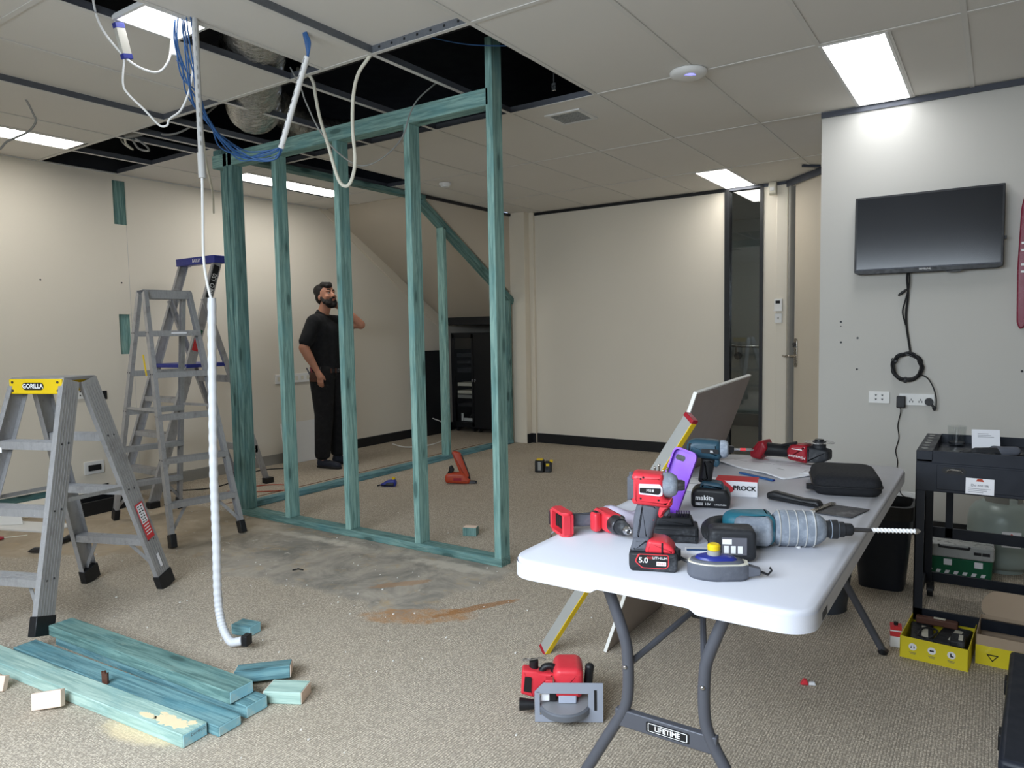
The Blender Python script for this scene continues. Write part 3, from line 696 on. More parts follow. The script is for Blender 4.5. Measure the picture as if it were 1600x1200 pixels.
# ------------------------------------------------------------------ ladders
def cchan(m, a, b, w, d, th, outn, inn):
    """channel section rail from a to b: web of width w (along outn x dir), flanges depth d towards inn"""
    a = Vector(a); b = Vector(b); x = (b-a).normalized(); inn = Vector(inn); inn = (inn-x*inn.dot(x)).normalized(); wv = x.cross(inn)
    F = Matrix(((x.x,wv.x,inn.x,a.x),(x.y,wv.y,inn.y,a.y),(x.z,wv.z,inn.z,a.z),(0,0,0,1))); L = (b-a).length
    m.box(0,L,-w/2,w/2,0,th,F); m.box(0,L,-w/2,-w/2+th,th,d,F); m.box(0,L,w/2-th,w/2,th,d,F)
    return F, L
def step_ladder(name, label, loc, rz, H, nst, wb, wt, spread, alu, cap, footm, foot_lift=(0,0,0,0), tread_d=.075, railw=.062, ribs=False, capm='yellow'):
    t = thing(name, label, 'ladder', loc, rz)
    for side in (-1,1):                     # -1 front frame (towards local -y), 1 rear frame
        yb = side*spread/2; yt = side*.05
        def at(f): return yb+(yt-yb)*f
        def wd(f): return wb+(wt-wb)*f
        for sx in (-1,1):
            lift = foot_lift[(0 if side < 0 else 2)+(0 if sx < 0 else 1)]
            f0 = (lift+.03)/H
            a = (sx*wd(f0)/2, at(f0), f0*H); b = (sx*wd(1)/2, at(1), H-.012)
            m = MB(); F, L = cchan(m, a, b, railw, .026, .0035, None, (-sx,0,0)); r = m.build('rail', alu, t, smooth=False)
            if ribs:
                rb = MB()
                for k in range(5): rb.box(.03,L-.03,-railw/2+railw*(.16+.16*k),-railw/2+railw*(.16+.16*k)+.0035,-.0008,0,F)
                rb.build('rail_groove_shade', M['alu_d'], r, smooth=False)  # darker strips colour in the shade of the grooves between ribs
            rv = MB()
            for q in range(1,nst+1):
                fq = q/(nst+1)
                for dy in (-.018,.018): rv.cyl((sx*(wd(fq)/2+.002),at(fq)+dy,fq*H-.01),(sx*(wd(fq)/2-.004),at(fq)+dy,fq*H-.01),.005,n=8)
            rv.build('rivets', M['metal_d'], r)
            fm = MB(); x = Vector(b)-Vector(a); x.normalize(); inn = Vector((-sx,0,0)); inn = (inn-x*inn.dot(x)).normalized(); wv = x.cross(inn)
            Ff = Matrix(((x.x,wv.x,inn.x,a[0]),(x.y,wv.y,inn.y,a[1]),(x.z,wv.z,inn.z,a[2]),(0,0,0,1)))
            fm.box(-.03/x.z+.004,.055,-railw/2-.005,railw/2+.005,-.005,.033,Ff); fm.build('rubber_foot', footm, t, bev=.003)
        for q in range(1,nst+1):
            f = q/(nst+1); z = f*H; w = wd(f)-.008; y = at(f)
            m = MB(); td = tread_d if side < 0 or nst > 4 else tread_d*.8
            m.box(-w/2,w/2,y-td/2,y+td/2,z-.003,z); m.box(-w/2,w/2,y-td/2,y-td/2+.003,z-.035,z-.003); m.box(-w/2,w/2,y+td/2-.003,y+td/2,z-.028,z-.003)
            for k in range(6): m.box(-w/2,w/2,y-td/2+.006+k*td*.15,y-td/2+.009+k*td*.15,z,z+.0015)
            m.build('tread', alu, t, smooth=False)
        f = 1/(nst+1)
        for sx in (-1,1):
            m = MB(); m.box(0,1,-.008,.008,-.0015,.0015)
            a = Vector((sx*wd(f*.25)/2*.97, at(f*.25)-side*.005, f*.28*H)); b = Vector((sx*wd(f)*.22, at(f)-side*.01, f*H-.03)); d = b-a
            MB().box(0,d.length,-.010,.010,-.0015,.0015,frame(a,d,(0,1,0))).build('corner_brace', alu, t, smooth=False)
    for sx in (-1,1):                      # folding spreaders
        z = H*.52; y0 = -spread/2+(spread/2-.05)*.52; y1 = -y0; x = sx*(wb+(wt-wb)*.52)/2*.96
        MB().box(0,1,-.009,.009,-.0015,.0015,frame((x,y0,z),(0,y1-y0,-.02),(1,0,0)) @ Matrix.Diagonal(((y1-y0)/1,1,1,1))).build('spreader', alu, t, smooth=False)
    if cap:
        m = MB(); m.prism(rr(wt-.004,.19,.012,3),H-.012,H+.003); m.build('top_platform', M['alu_d'], t, bev=.002)
        for side in (-1,1):
            c = MB(); c.box(-wt/2+.004,wt/2-.004,side*(.05+railw/2+.004)-.005,side*(.05+railw/2+.004)+.005,H-.072,H-.002); c.build('top_cap', M[capm], t, bev=.004)
    else:
        w = wt
        for side in (-1,1):
            MB().box(-w/2,w/2,side*.055-.003,side*.055+.003,H-.055,H).build('top_bar', alu, t, smooth=False)
        MB().box(-w/2-.004,w/2+.004,-.058,.058,H,H+.004).build('top_platform', alu, t, bev=.002)
    return t
# 1: ladder with yellow cap, one foot on the timber stack
H1 = 1.13
l1 = step_ladder('step_ladder','aluminium step ladder with a yellow top cap standing on the timbers',(-3.685,1.605,0),21,H1,3,.50,.30,.78,M['alu'],True,M['black'],(0,.05,0,0),.085,.090,True)
MB().prism(rr(.115,.034,.016,5),0,.003).build('logo_plate', M['blackink'], l1, T(-.01,-.1043,H1-.036) @ RX(90))
text('GORILLA',.028,M['whiteink'],l1,T(-.01,-.1078,H1-.036) @ FY,bold=.0006)
for x in (-.125,.125):
    for z in (-.018,-.056): MB().cyl((x,-.103,H1+z),(x,-.1065,H1+z),.006,n=10).build('cap_rivet', M['metal_d'], l1)
MB().box(-.028,.028,-.001,.001,-.011,.011).build('load_label', M['paper'], l1, T(-.03,-.29,.83)); MB().box(-.02,.02,-.0015,.0,-.004,.004).build('load_label_print', M['blackink'], l1, T(-.03,-.29,.83))
# red and white safety sticker on the right rear rail
def onrail(s, side, sx, f, H, wb, wt, spread):
    y = side*spread/2+(side*.05-side*spread/2)*f; x = sx*(wb+(wt-wb)*f)/2; return Vector((x,y,f*H))
p0 = onrail(0,1,1,.42,H1,.50,.30,.78); p1 = onrail(0,1,1,.25,H1,.50,.30,.78); dv = (p1-p0)
Fs = frame(p0+Vector((.003,0,0)), dv, (1,0,.1))
MB().box(0,dv.length,-.026,.026,0,.0012,Fs).build('safety_sticker', M['redink'], l1)
MB().box(.008,dv.length*.55,-.021,.021,.0012,.0016,Fs).build('sticker_panel', M['paper'], l1)
m = MB()
for k in range(7): m.box(.014+k*.014,.020+k*.014,-.017+.006*(k%2),-.004,.0016,.0019,Fs); m.box(.016+k*.014,.022+k*.014,.003,.015-.004*(k%2),.0016,.0019,Fs)
m.build('sticker_print', M['blackink'], l1)
m = MB()
for k in range(4): m.box(dv.length*.6+k*.016,dv.length*.6+k*.016+.006,-.018,.018,.0013,.0017,Fs)
m.build('sticker_lines', M['whiteink'], l1)
p2 = onrail(0,1,1,.17,H1,.50,.30,.78); Fs = frame(p2+Vector((.003,0,0)), dv, (1,0,.1)); MB().box(0,.075,-.008,.008,0,.0012,Fs).build('rail_label', M['paper'], l1)
# 2: tall plain double-sided ladder
l2 = step_ladder('step_ladder','tall plain grey aluminium step ladder in front of the blue-topped ladder',(-4.70,2.77,0),80,1.62,5,.48,.31,1.06,M['alu'],False,M['black'],(0,0,0,0),.07,.05)
MB().box(-.003,.003,-.006,.006,-.07,.07).build('rail_label', M['yellow'], l2, T(-.212,-.18,1.13) @ RX(-17))
MB().box(-.05,.05,-.001,.001,-.006,.006).build('tread_label', M['paper'], l2, T(.02,-.165,1.335))
# 3: platform ladder with blue top, behind
t = thing('platform_ladder','platform ladder with a blue top bar half hidden behind the corner stud','ladder',(-5.63,3.45,0),0)
def p3(x,y,z): return (x+5.63,y-3.45,z)
for X in (-5.87,-5.36):
    m = MB(); F, L = cchan(m, p3(X,2.99,.03), p3(X-.02,3.66,1.95), .075, .03, .004, None, (1 if X < -5.6 else -1,0,0)); m.build('rail', M['alu'], t, smooth=False)
    if X > -5.6:
        MB().box(L-.38,L-.06,-.026,.026,-.002,0,F).build('rail_label', M['blackink'], t)
        text('PRO 120',.055,M['whiteink'],t,F @ T(L-.22,0,-.0025) @ RX(180),sx=.85)
        MB().box(L-.70,L-.62,-.026,.026,-.002,0,F).build('green_label', M['green'], t); MB().box(L-.80,L-.70,-.026,.026,-.002,0,F).build('red_label', M['redink'], t)
    m = MB(); cchan(m, p3(X+(.02 if X < -5.6 else 0),4.03,.03), p3(X,3.50,1.62), .045, .025, .003, None, (1 if X < -5.6 else -1,0,0)); m.build('rear_leg', M['alu'], t, smooth=False)
    for y in (2.98,4.035): MB().box(-.03,.03,-.042,.042,0,.05).build('rubber_foot', M['black'], t, T(*p3(X,y,0)), bev=.004)
for q in range(1,4):
    z = .275*q; y = 2.99+.67*z/1.95
    MB().box(-.235,.235,-.045,.045,-.003,0).box(-.235,.235,-.045,-.042,-.04,-.003).build('tread', M['alu'], t, T(*p3(-5.615,y,z)), smooth=False)
MB().prism(rr(.50,.42,.02),-.03,0).build('platform', M['blue_pl'], t, T(*p3(-5.615,3.52,1.09)), bev=.004)
MB().box(-.24,.24,-.012,.012,-.03,.03).build('rear_tie', M['alu'], t, T(*p3(-5.60,3.93,.32)), smooth=False)
MB().box(-.24,.24,-.012,.012,-.03,.03).build('rear_tie', M['alu'], t, T(*p3(-5.60,3.72,.95)), smooth=False)
MB().prism(rpoly([(-.275,-.06),(.275,-.06),(.275,.05),(.21,.05),(.18,.015),(-.18,.015),(-.21,.05),(-.275,.05)],.012),-.05,.012).build('top_bar', M['blue_pl'], t, T(*p3(-5.635,3.66,1.965)), bev=.004)
text('BAILEY',.04,M['whiteink'],t,T(*p3(-5.60,3.598,1.945)) @ FY)
# ------------------------------------------------------------------ hanging conduit and cables
t = thing('hanging_conduit','white conduit hanging from the ceiling to the floor by the ladders','conduit',(-2.65,1.78,0))
def c3(p): return (p[0]+2.65,p[1]-1.78,p[2])
MB().tube([c3((-2.879,1.9,2.95)),c3((-2.882,1.9,2.686)),c3((-2.852,1.88,2.003))],.0125,14).build('rigid_pipe', M['pipe'], t)
MB().tube([c3((-2.855,1.881,2.09)),c3((-2.851,1.879,1.985))],.0155,14).build('coupling', M['pipe'], t)
mm = MB()
a = Vector(c3((-2.882,1.9,2.66))); b = Vector(c3((-2.853,1.88,2.1)))
for k in range(14):
    p = a+(b-a)*(k/14); q = a+(b-a)*((k+.45)/14); mm.tube([p+Vector((.0105,-.0075,0)),q+Vector((.0105,-.0075,0))],.0016,5)
mm.build('pipe_print', M['grey_cable'], t)
MB().tube([c3(p) for p in cat([(-2.852,1.88,2.02),(-2.846,1.87,1.85),(-2.841,1.86,1.652),(-2.81,1.85,1.541),(-2.781,1.85,1.45)],6)],.0058,8).build('inner_cable', M['white_pl'], t)
pp = cat([(-2.781,1.85,1.47),(-2.776,1.83,1.104),(-2.766,1.81,.75),(-2.757,1.80,.45),(-2.742,1.785,.20),(-2.708,1.775,.085),(-2.65,1.77,.028),(-2.60,1.775,.034),(-2.572,1.78,.045)],26)
MB().tube([c3(p) for p in pp],[.0165+(.0018 if (i//2)%2 else 0) for i in range(len(pp))],12).build('flexible_conduit', pbr('corrugated_pvc',(208,210,214),.45), t, ang=60)
MB().box(-.012,.016,-.02,.02,-.022,.022).build('end_clip', M['black'], t, T(*c3((-2.555,1.782,.05))) @ RZ(20), bev=.003)
MB().cyl((0,0,0),(.03,.004,.004),.004,n=8).build('copper_core', M['redink'], t, T(*c3((-2.59,1.776,.038))))
def cable(label, pts, r, mat, name='cable', group=None, n=8, seg=8):
    c = cat(pts, seg); o0 = c[0]
    o = MB().tube([p-o0 for p in c], r, n).build(name, mat, None, T(*o0)); tag(o, label, 'cable', group); return o
cable('cream cable running beside the white pipe to the corner stud',[(-2.90,1.92,2.9),(-2.896,1.92,2.776),(-2.93,1.94,2.5),(-2.949,1.95,2.366),(-3.158,2.1,2.176),(-3.852,2.6,2.154),(-4.487,3.03,2.154)],.006,M['cream_pl'])
B1 = [(-2.93,1.85,2.95),(-2.925,1.85,2.748),(-2.965,1.87,2.59),(-2.991,1.9,2.47),(-3.004,1.95,2.404),(-3.024,2.05,2.262),(-3.006,2.15,2.169),(-2.936,2.22,2.13),(-2.872,2.28,2.147),(-2.846,2.3,2.19)]
B2 = [(-2.92,1.86,2.95),(-2.91,1.87,2.734),(-2.90,1.88,2.569),(-2.905,1.9,2.368),(-2.955,1.98,2.277),(-3.005,2.1,2.206),(-2.979,2.2,2.169),(-2.916,2.26,2.162),(-2.843,2.3,2.195)]
for k in range(9):
    random.seed(40+k)
    src = B1 if k % 2 else B2; e = len(src)-1; sc = random.uniform(.6,1.6)
    pts = []
    for i, p in enumerate(src):
        w = math.sin(PI*i/e); pts.append((p[0]+random.uniform(-.03,.02)*w+(k-4)*.008*(1-i/e),p[1]+random.uniform(-.02,.02)*w,p[2]+random.uniform(-.03,.045)*w*sc))
    pts[-1] = (-2.846+.006*math.cos(k),2.3+.006*math.sin(k),2.2)
    pts.append((-2.83,2.3,2.24))
    cable('thin blue network cable in the sagging bundle under the ceiling', pts, .0032, M['blue_cable'], 'network_cable', 'blue network cables')
t = thing('conduit_offcut','white printed conduit sleeve slung around the blue cables','conduit',(-2.75,2.3,2.39))
MB().tube([(-2.852+2.75,0,2.195-2.39),(-2.644+2.75,0,2.572-2.39)],.0135,14).build('sleeve', M['white_pl'], t)
a = Vector((-.102,-.0125,-.19)); b = Vector((.106,-.0125,.18)); mm = MB()
for k in range(11):
    p = a+(b-a)*((k+.2)/11); q = a+(b-a)*((k+.75)/11); mm.tube([p,q],.0024,5)
mm.build('sleeve_print', M['ink'], t)
for k in range(5):
    dx = (k-2)*.006
    cable('blue network cable tail rising from the white sleeve into the ceiling gap',[(-2.66,2.3+dx*.5,2.54),(-2.640+dx*.4,2.3,2.575),(-2.626+dx*.9,2.29+dx*.4,2.628),(-2.62+dx*.8,2.27,2.665),(-2.578+dx*.5,2.24,2.72),(-2.5,2.2,2.76)],.0035,M['blue_cable'],'network_cable','blue cable tails')
cable('thick cream cable hanging in a deep loop in front of the third stud',[(-2.56,2.66,2.72),(-2.586,2.64,2.66),(-2.646,2.62,2.585),(-2.676,2.61,2.48),(-2.678,2.6,2.324),(-2.648,2.58,2.159),(-2.655,2.56,2.064),(-2.688,2.55,2.034),(-2.741,2.55,2.081),(-2.827,2.57,2.264),(-2.91,2.6,2.411),(-2.96,2.62,2.538),(-2.994,2.64,2.614),(-3.055,2.66,2.672),(-3.2,2.72,2.70),(-3.3,2.8,2.8)],.0088,M['cream_pl'])
cable('thin grey cable looping from the ceiling to the fourth stud',[(-3.1,2.58,2.70),(-3.047,2.6,2.588),(-3.035,2.62,2.519),(-3.003,2.68,2.38),(-2.939,2.75,2.267),(-2.877,2.85,2.212),(-2.805,2.95,2.268),(-2.761,3.05,2.384),(-2.745,3.1,2.514),(-2.721,3.15,2.61),(-2.68,3.3,2.75)],.0042,M['grey_cable'])
t = thing('led_driver','white driver box with blue ends dangling under the small light panel','driver',(-3.15,1.715,2.57))
dv = Vector((.0,.03,-.13)); Fd = frame((0,0,.07), dv, (1,0,0))
MB().box(.012,.125,-.02,.02,-.012,.012,Fd).build('housing', pbr('driver_case',(176,174,164),.5), t, bev=.002)
for a_ in (-.008,.115): MB().box(a_,a_+.022,-.021,.021,-.013,.013,Fd).build('end_cap', M['blue_pl'], t, bev=.002)
cable('white lead from the ceiling hole to the light panel plug',[(-3.05,1.60,2.80),(-3.12,1.60,2.726),(-3.17,1.646,2.627),(-3.16,1.712,2.54),(-3.13,1.762,2.487),(-3.10,1.82,2.465),(-3.09,1.862,2.48),(-3.07,1.888,2.53),(-3.09,1.916,2.609),(-3.08,1.92,2.67)],.005,M['white_pl'])
cable('white lead hanging in a loop from the driver box to the pipe',[(-3.15,1.733,2.51),(-3.152,1.722,2.40),(-3.145,1.74,2.356),(-3.115,1.79,2.298),(-3.095,1.842,2.241),(-3.075,1.866,2.242),(-3.06,1.871,2.268),(-3.035,1.912,2.313),(-2.995,1.932,2.398),(-2.97,1.94,2.50),(-2.95,1.95,2.75)],.0045,M['white_pl'])
cable('white lead between the light panel and its driver box',[(-3.14,1.745,2.66),(-3.17,1.72,2.67),(-3.165,1.71,2.645),(-3.155,1.712,2.62)],.004,M['white_pl'])
t = thing('cable_plug','small white plug hanging off the corner of the small light panel','plug',(-3.07,1.92,2.60)); MB().box(-.008,.008,-.008,.008,-.045,.045).build('body', M['white_pl'], t, RX(-8), bev=.002); MB().cyl((0,0,-.06),(.02,.03,-.1),.0012,n=6).build('blue_wire', M['blue_pl'], t)
cable('grey cable drooping from the dark gap at the left ceiling edge',[(-4.6,1.7,2.75),(-4.6,1.812,2.716),(-4.6,1.888,2.702),(-4.6,1.944,2.674),(-4.6,1.985,2.592),(-4.6,1.996,2.552),(-4.6,1.956,2.489),(-4.6,1.888,2.44),(-4.6,1.839,2.405),(-4.6,1.789,2.35),(-4.6,1.65,2.30)],.006,M['grey_cable'])
t = thing('junction_plug','grey cable junction with looped leads resting on the ceiling grid','junction',(-4.92,2.74,ZC))
MB().cyl((-.05,-.03,.03),(.05,.03,.05),.03,n=14).build('body', M['grey_cable'], t); MB().cyl((.05,.03,.05),(.09,.05,.055),.02,.014,n=12).build('gland', M['cream_pl'], t)
for k, P_ in enumerate(([(.09,.05,.055),(.2,.12,.02),(.32,.2,.06),(.5,.3,.2)],[(-.05,-.03,.03),(-.14,.02,.0),(-.2,.1,-.02),(-.3,.08,.05),(-.4,.1,.2)],[(-.02,0,.0),(-.05,.06,-.045),(.0,.10,-.06),(.04,.06,-.04),(.02,.0,0)],[(.05,.03,.05),(.15,-.06,.02),(.3,-.06,.05),(.5,-.02,.2)])): MB().tube(cat(P_,6),.007,8).build('lead', M['cream_pl' if k % 2 else 'grey_cable'], t)
cable('thin blue line sagging across the right ceiling opening',[(-2.52,2.66,2.80),(-2.4,2.8,2.77),(-2.25,3.0,2.75),(-2.05,3.2,2.76),(-1.95,3.35,2.79)],.003,M['blue_cable'])
# ------------------------------------------------------------------ folding table
TX0, TX1, TY0, TY1, TZ = -1.008, -.288, 1.462, 3.205, .74
TCX, TCY = (TX0+TX1)/2, (TY0+TY1)/2
tb = thing('folding_table','white plastic folding table covered with power tools','table',(TCX,TCY,0))
w, d = TX1-TX0, TY1-TY0
def ring(o, z): return [(x,y,z) for x,y in o]
o1 = rr(w,d,.065,8); o2 = rr(w-.012,d-.012,.06,8); o3 = rr(w-.07,d-.07,.05,8)
MB().loft([ring(o3,TZ-.022),ring(o1,TZ-.022),ring(o1,TZ-.008),ring(rr(w-.004,d-.004,.063,8),TZ-.003),ring(o2,TZ)]).build('table_top', M['table'], tb, ang=50)
# skirt, shallower along the hand grips of both ends
m = MB(); n = len(o1); inn = rr(w-.03,d-.03,.052,8)
pts = []
for i in range(n):
    a = Vector(o1[i]); b = Vector(o1[(i+1)%n]); k = max(1,int((b-a).length/.008))
    c = Vector(inn[i]); e = Vector(inn[(i+1)%n])
    for q in range(k): pts.append((a+(b-a)*q/k, c+(e-c)*q/k))
def dep(p):
    if abs(abs(p.y)-d/2) < .02:
        q = min(1,max(0,(abs(p.x)-.108)/.022)); return .022+.016*q*q*(3-2*q)
    return .038
vs = []; fs = []
for a, c in pts:
    h = TZ-.02-dep(a)*.72; a = a*1.004; vs += [(a.x,a.y,TZ-.011),(a.x,a.y,h),(c.x,c.y,h),(c.x,c.y,TZ-.021)]
N = len(pts)
for i in range(N):
    j = (i+1)%N
    for k in range(3): fs.append((i*4+k,j*4+k,j*4+k+1,i*4+k+1))
m.add(vs,fs); m.build('edge_skirt', M['table'], tb, ang=30)
MB().box(-.001,.001,-.026,.026,-.009,.009).build('edge_badge', M['grey_trim'], tb, T(w/2+.0008,-d/2+.12,TZ-.035))
def wish(y, s, inward):
    for sx in (-1,1):
        P_ = [(sx*.175,y,.715),(sx*.150,y,.655),(sx*.108,y,.545),(sx*.098,y,.49),(sx*.098,y,.40),(sx*.112,y,.345),(sx*.16,y,.26),(sx*.30,y,.012)]
        lg = MB().tube(cat(P_,6),.0145,14).build('leg', M['table_leg'], tb)
        MB().cyl((sx*.297,y,.0),(sx*.305,y,.02),.018,n=14).build('foot_cap', M['black'], lg)
        MB().sph((sx*.098,y-.015*s,.47),.006,8,6).build('rivet', M['metal'], lg)
    MB().box(-.13,.13,-.010,.010,-.022,.022).build('cross_bar', M['table_leg'], tb, T(0,y,.332), bev=.003)
    MB().tube([(-.19,y,.71),(.19,y,.71)],.014,12).build('top_bar', M['table_leg'], tb)
    yc = y+.24*s
    MB().tube([(-.098,y,.47),(-.01,yc,.55)],.008,8).build('brace_arm', M['table_leg'], tb); MB().tube([(.098,y,.47),(.01,yc,.55)],.008,8).build('brace_arm', M['table_leg'], tb)
    MB().box(-.016,.016,-.016,.016,-.02,.02).build('lock_block', M['black'], tb, T(0,yc,.55), bev=.003)
    MB().tube([(-.022,yc-.01,.56),(-.022,yc-.005,.585),(.022,yc-.005,.585),(.022,yc-.01,.56)],.003,6).build('lock_ring', M['metal'], tb)
    MB().tube([(0,yc,.55),(0,yc+.22*s,.71)],.0105,10).build('brace_strut', M['black'], tb)
wish(1.60-TCY, 1, 1); wish(3.12-TCY, -1, -1)
for sx in (-1,1): MB().box(-.012,.012,-d/2+.08,d/2-.08,-.02,.0).build('side_rail', M['table_leg'], tb, T(sx*.30,0,.717), smooth=False)
MB().prism(rr(.11,.026,.004),0,.001).build('bar_badge', M['blackink'], tb, T(.01,1.60-TCY-.0105,.332) @ RX(90))
MB().prism(rr(.10,.021,.003),0,.0012).build('badge_border', M['whiteink'], tb, T(.01,1.60-TCY-.0106,.332) @ RX(90)); MB().prism(rr(.096,.018,.002),0,.0014).build('badge_field', M['blackink'], tb, T(.01,1.60-TCY-.0107,.332) @ RX(90))
text('LIFETIME',.017,M['whiteink'],tb,T(.01,1.60-TCY-.0124,.332) @ FY,bold=.0003)
# ------------------------------------------------------------------ tools on the table
def thingM(name, label, cat_, Mx, group=None): return thing(name, label, cat_, M=Mx, group=group)
# red impact driver standing on its battery
t = thingM('impact_driver','red and grey cordless impact driver standing upright on its battery','power tool',T(-.665,1.575,TZ) @ RZ(20) @ Matrix.Diagonal((1,1,.94,1)))
b = MB().pxzr(rpoly([(-.052,.0),(.05,.0),(.056,.012),(.056,.048),(-.056,.048),(-.056,.012)],.008),.078,.008).build('battery', M['black_d'], t)
MB().pxz(rpoly([(-.034,.046),(.036,.046),(.036,.017),(.028,.010),(-.025,.010),(-.042,.026)],.004),-.0398,-.0392).build('label_edge', M['redink'], b)
MB().pxz(rpoly([(-.031,.044),(.034,.044),(.034,.018),(.027,.012),(-.024,.012),(-.039,.027)],.004),-.0403,-.0395).build('label_field', M['blackink'], b)
text('5.0',.018,M['whiteink'],b,T(-.022,-.0408,.030) @ FY,bold=.0004); text('RED',.008,M['redink'],b,T(-.006,-.0408,.037) @ FY); text('LITHIUM',.009,M['whiteink'],b,T(.016,-.0408,.037) @ FY)
MB().box(.008,.030,-.0408,-.0402,.018,.028).build('capacity_box', M['whiteink'], b); text('XC5.0',.0075,M['redink'],b,T(.019,-.0412,.023) @ FY)
MB().pxzr(rpoly([(-.020,.046),(.052,.046),(.046,.062),(.030,.076),(-.012,.080)],.008),.072,.008).build('battery_shoulder', M['red'], t)
MB().pxzr(rpoly([(-.054,.046),(-.012,.046),(-.006,.084),(-.046,.082)],.008),.060,.010).build('foot_housing', M['rubber'], t)
MB().box(.019,.023,-.0375,.0375,.046,.074).build('shoulder_seam', M['black'], t, bev=.001)
hd = MB().pxzr(rpoly([(-.050,.070),(-.004,.070),(.004,.110),(.016,.148),(.020,.170),(-.034,.182),(-.046,.130)],.012,4),.046,.016,n=4).build('handle', M['rubber'], t)
for x,z in ((-.028,.115),(-.002,.128)): MB().cyl((x,-.021,z),(x,-.0185,z),.0035,n=10).build('handle_screw', M['redink'], hd)
h = MB().pxzr(rpoly([(-.046,.166),(.028,.160),(.044,.165),(.044,.176),(.026,.182),(.024,.242),(-.040,.246),(-.050,.238),(-.050,.176)],.008),.064,.012,n=4).build('housing', M['red'], t)
MB().pxz(rpoly([(-.032,.220),(.016,.220),(.022,.209),(.022,.193),(.016,.190),(-.032,.194)],.003),-.0335,-.0318).build('badge_edge', M['lav'], h)
MB().pxz(rpoly([(-.030,.210),(.018,.210),(.018,.200),(.013,.194),(-.030,.198)],.002),-.0341,-.033).build('badge_field', M['blackink'], h); text('M18',.010,M['whiteink'],h,T(-.006,-.0346,.2035) @ FY)
for x,z in ((-.028,.183),(.013,.180),(-.022,.236),(-.028,.232)): MB().cyl((x,-.0328,z),(x,-.0305,z),.0025,n=8).build('screw_hole', M['black'], h)
MB().pxzr(rpoly([(-.058,.176),(-.045,.172),(-.045,.242),(-.058,.236)],.006),.060,.014).build('rear_cap', M['rubber'], t)
MB().latheX([(.022,.031),(.040,.031),(.052,.024),(.056,.016)],24,T(0,0,.212)).build('nose_guard', M['dusty'], t)
MB().latheX([(.054,.014),(.066,.0135),(.072,.011)],20,T(0,0,.212)).build('collet', M['metal_d'], t)
MB().pxzr(rpoly([(.012,.162),(.034,.160),(.040,.148),(.030,.132),(.016,.140)],.006),.024,.006).build('trigger', M['rubber'], t)
MB().pxzr(rpoly([(.018,.165),(.042,.166),(.040,.160),(.026,.150),(.022,.134),(.014,.130),(.006,.150)],.004),.034,.004).build('trigger_guard', M['red'], t)
# loose bit cluster behind the impact driver
t = thingM('bit_holder','cluster of shiny driver bits behind the red impact driver','bits',T(-.715,1.80,TZ+.215) @ RZ(20))
# red battery
def slide_battery(name, label, Mx, mat, lab=None, sc=1.0):
    t = thingM(name, label, 'battery', Mx)
    MB().pxzr(rpoly([(-.058,0),(.058,0),(.06,.012),(.06,.045),(-.06,.045),(-.06,.012)],.008),.076,.009).build('case', mat, t)
    MB().pxzr(rpoly([(-.05,.043),(.05,.043),(.042,.066),(-.048,.066)],.006),.056,.006).build('slide_head', mat, t)
    for k in range(6): MB().box(-.002,.002,-.016,.016,.064,.076).build('terminal_fin', M['black'], t, T(.004+k*.0065,0,0))
    MB().box(-.058,.058,-.0385,.0385,.020,.024).build('seam', M['black'], t)
    MB().box(-.04,-.012,-.026,.026,.060,.070).build('latch', M['black'], t, bev=.003)
    return t
t = slide_battery('tool_battery','black slide battery lying behind the red impact driver',T(-.705,1.815,TZ) @ RZ(22),M['black_d'])
MB().cyl((-.040,-.02,.071),(-.040,.0,.074),.005,n=8).build('red_button', M['red'], t)
# bits now stand on that battery's far side: a small tower with shanks
t = bpy.data.objects['bit_holder']; t.matrix_basis = T(-.80,1.93,TZ) @ RZ(20)
MB().pxzr(rr(.05,.13,.012,3,0,.065),.035,.008).build('holder_block', M['black'], t)
for k in range(5): MB().cyl((-.02+k*.01,.004*(k%2),.125),(-.022+k*.012,.004*(k%2),.155+.008*(k%3)),.003,n=8).sph((-.022+k*.012,.004*(k%2),.158+.008*(k%3)),.004,8,6).build('bit', M['chrome'], t)
# bare red drill lying on its side, base towards the left edge
Rm = Matrix(((.79,.0,.61,0),(-.61,0,.79,0),(0,-1,0,0),(0,0,0,1)))
Rm = Matrix(((.79,0,.61,-.885),(-.61,0,.79,1.785),(0,-1,0,TZ+.034),(0,0,0,1))) @ Matrix.Diagonal((.84,.84,.84,1))
t = thingM('cordless_drill','red cordless drill without battery lying on its side at the table edge','power tool',Rm)
MB().pxzr(rpoly([(-.075,-.026),(.03,-.030),(.045,-.02),(.045,.026),(-.060,.030),(-.075,.018)],.010),.062,.014,n=4).build('housing', M['red'], t)
MB().pxzr(rpoly([(-.03,.010),(.05,.014),(.05,.034),(-.02,.034)],.006),.05,.008).build('top_cover', M['black_d'], t)
MB().latheX([(.04,.030),(.062,.031),(.075,.028),(.078,.026)],24).build('gear_ring', M['metal_d'], t)
MB().latheX([(.076,.022),(.088,.023),(.112,.021),(.118,.017),(.122,.015)],24).build('chuck', M['black_d'], t)
MB().latheX([(.120,.0145),(.134,.012),(.138,.009),(.136,.006),(.128,.004)],20).build('chuck_jaw', M['metal'], t)
MB().pxzr(rpoly([(-.070,-.02),(-.018,-.02),(-.026,-.085),(-.040,-.132),(-.085,-.132),(-.074,-.08)],.01,4),.040,.015,n=4).build('handle', M['rubber'], t)
MB().pxzr(rpoly([(-.036,-.030),(.004,-.030),(.012,-.055),(-.020,-.062),(-.036,-.05)],.008),.064,.01).build('trigger_housing', M['red'], t); MB().pxzr(rpoly([(-.028,-.034),(-.002,-.034),(.002,-.05),(-.026,-.056)],.006),.068,.006).build('side_vent', M['black_d'], t)
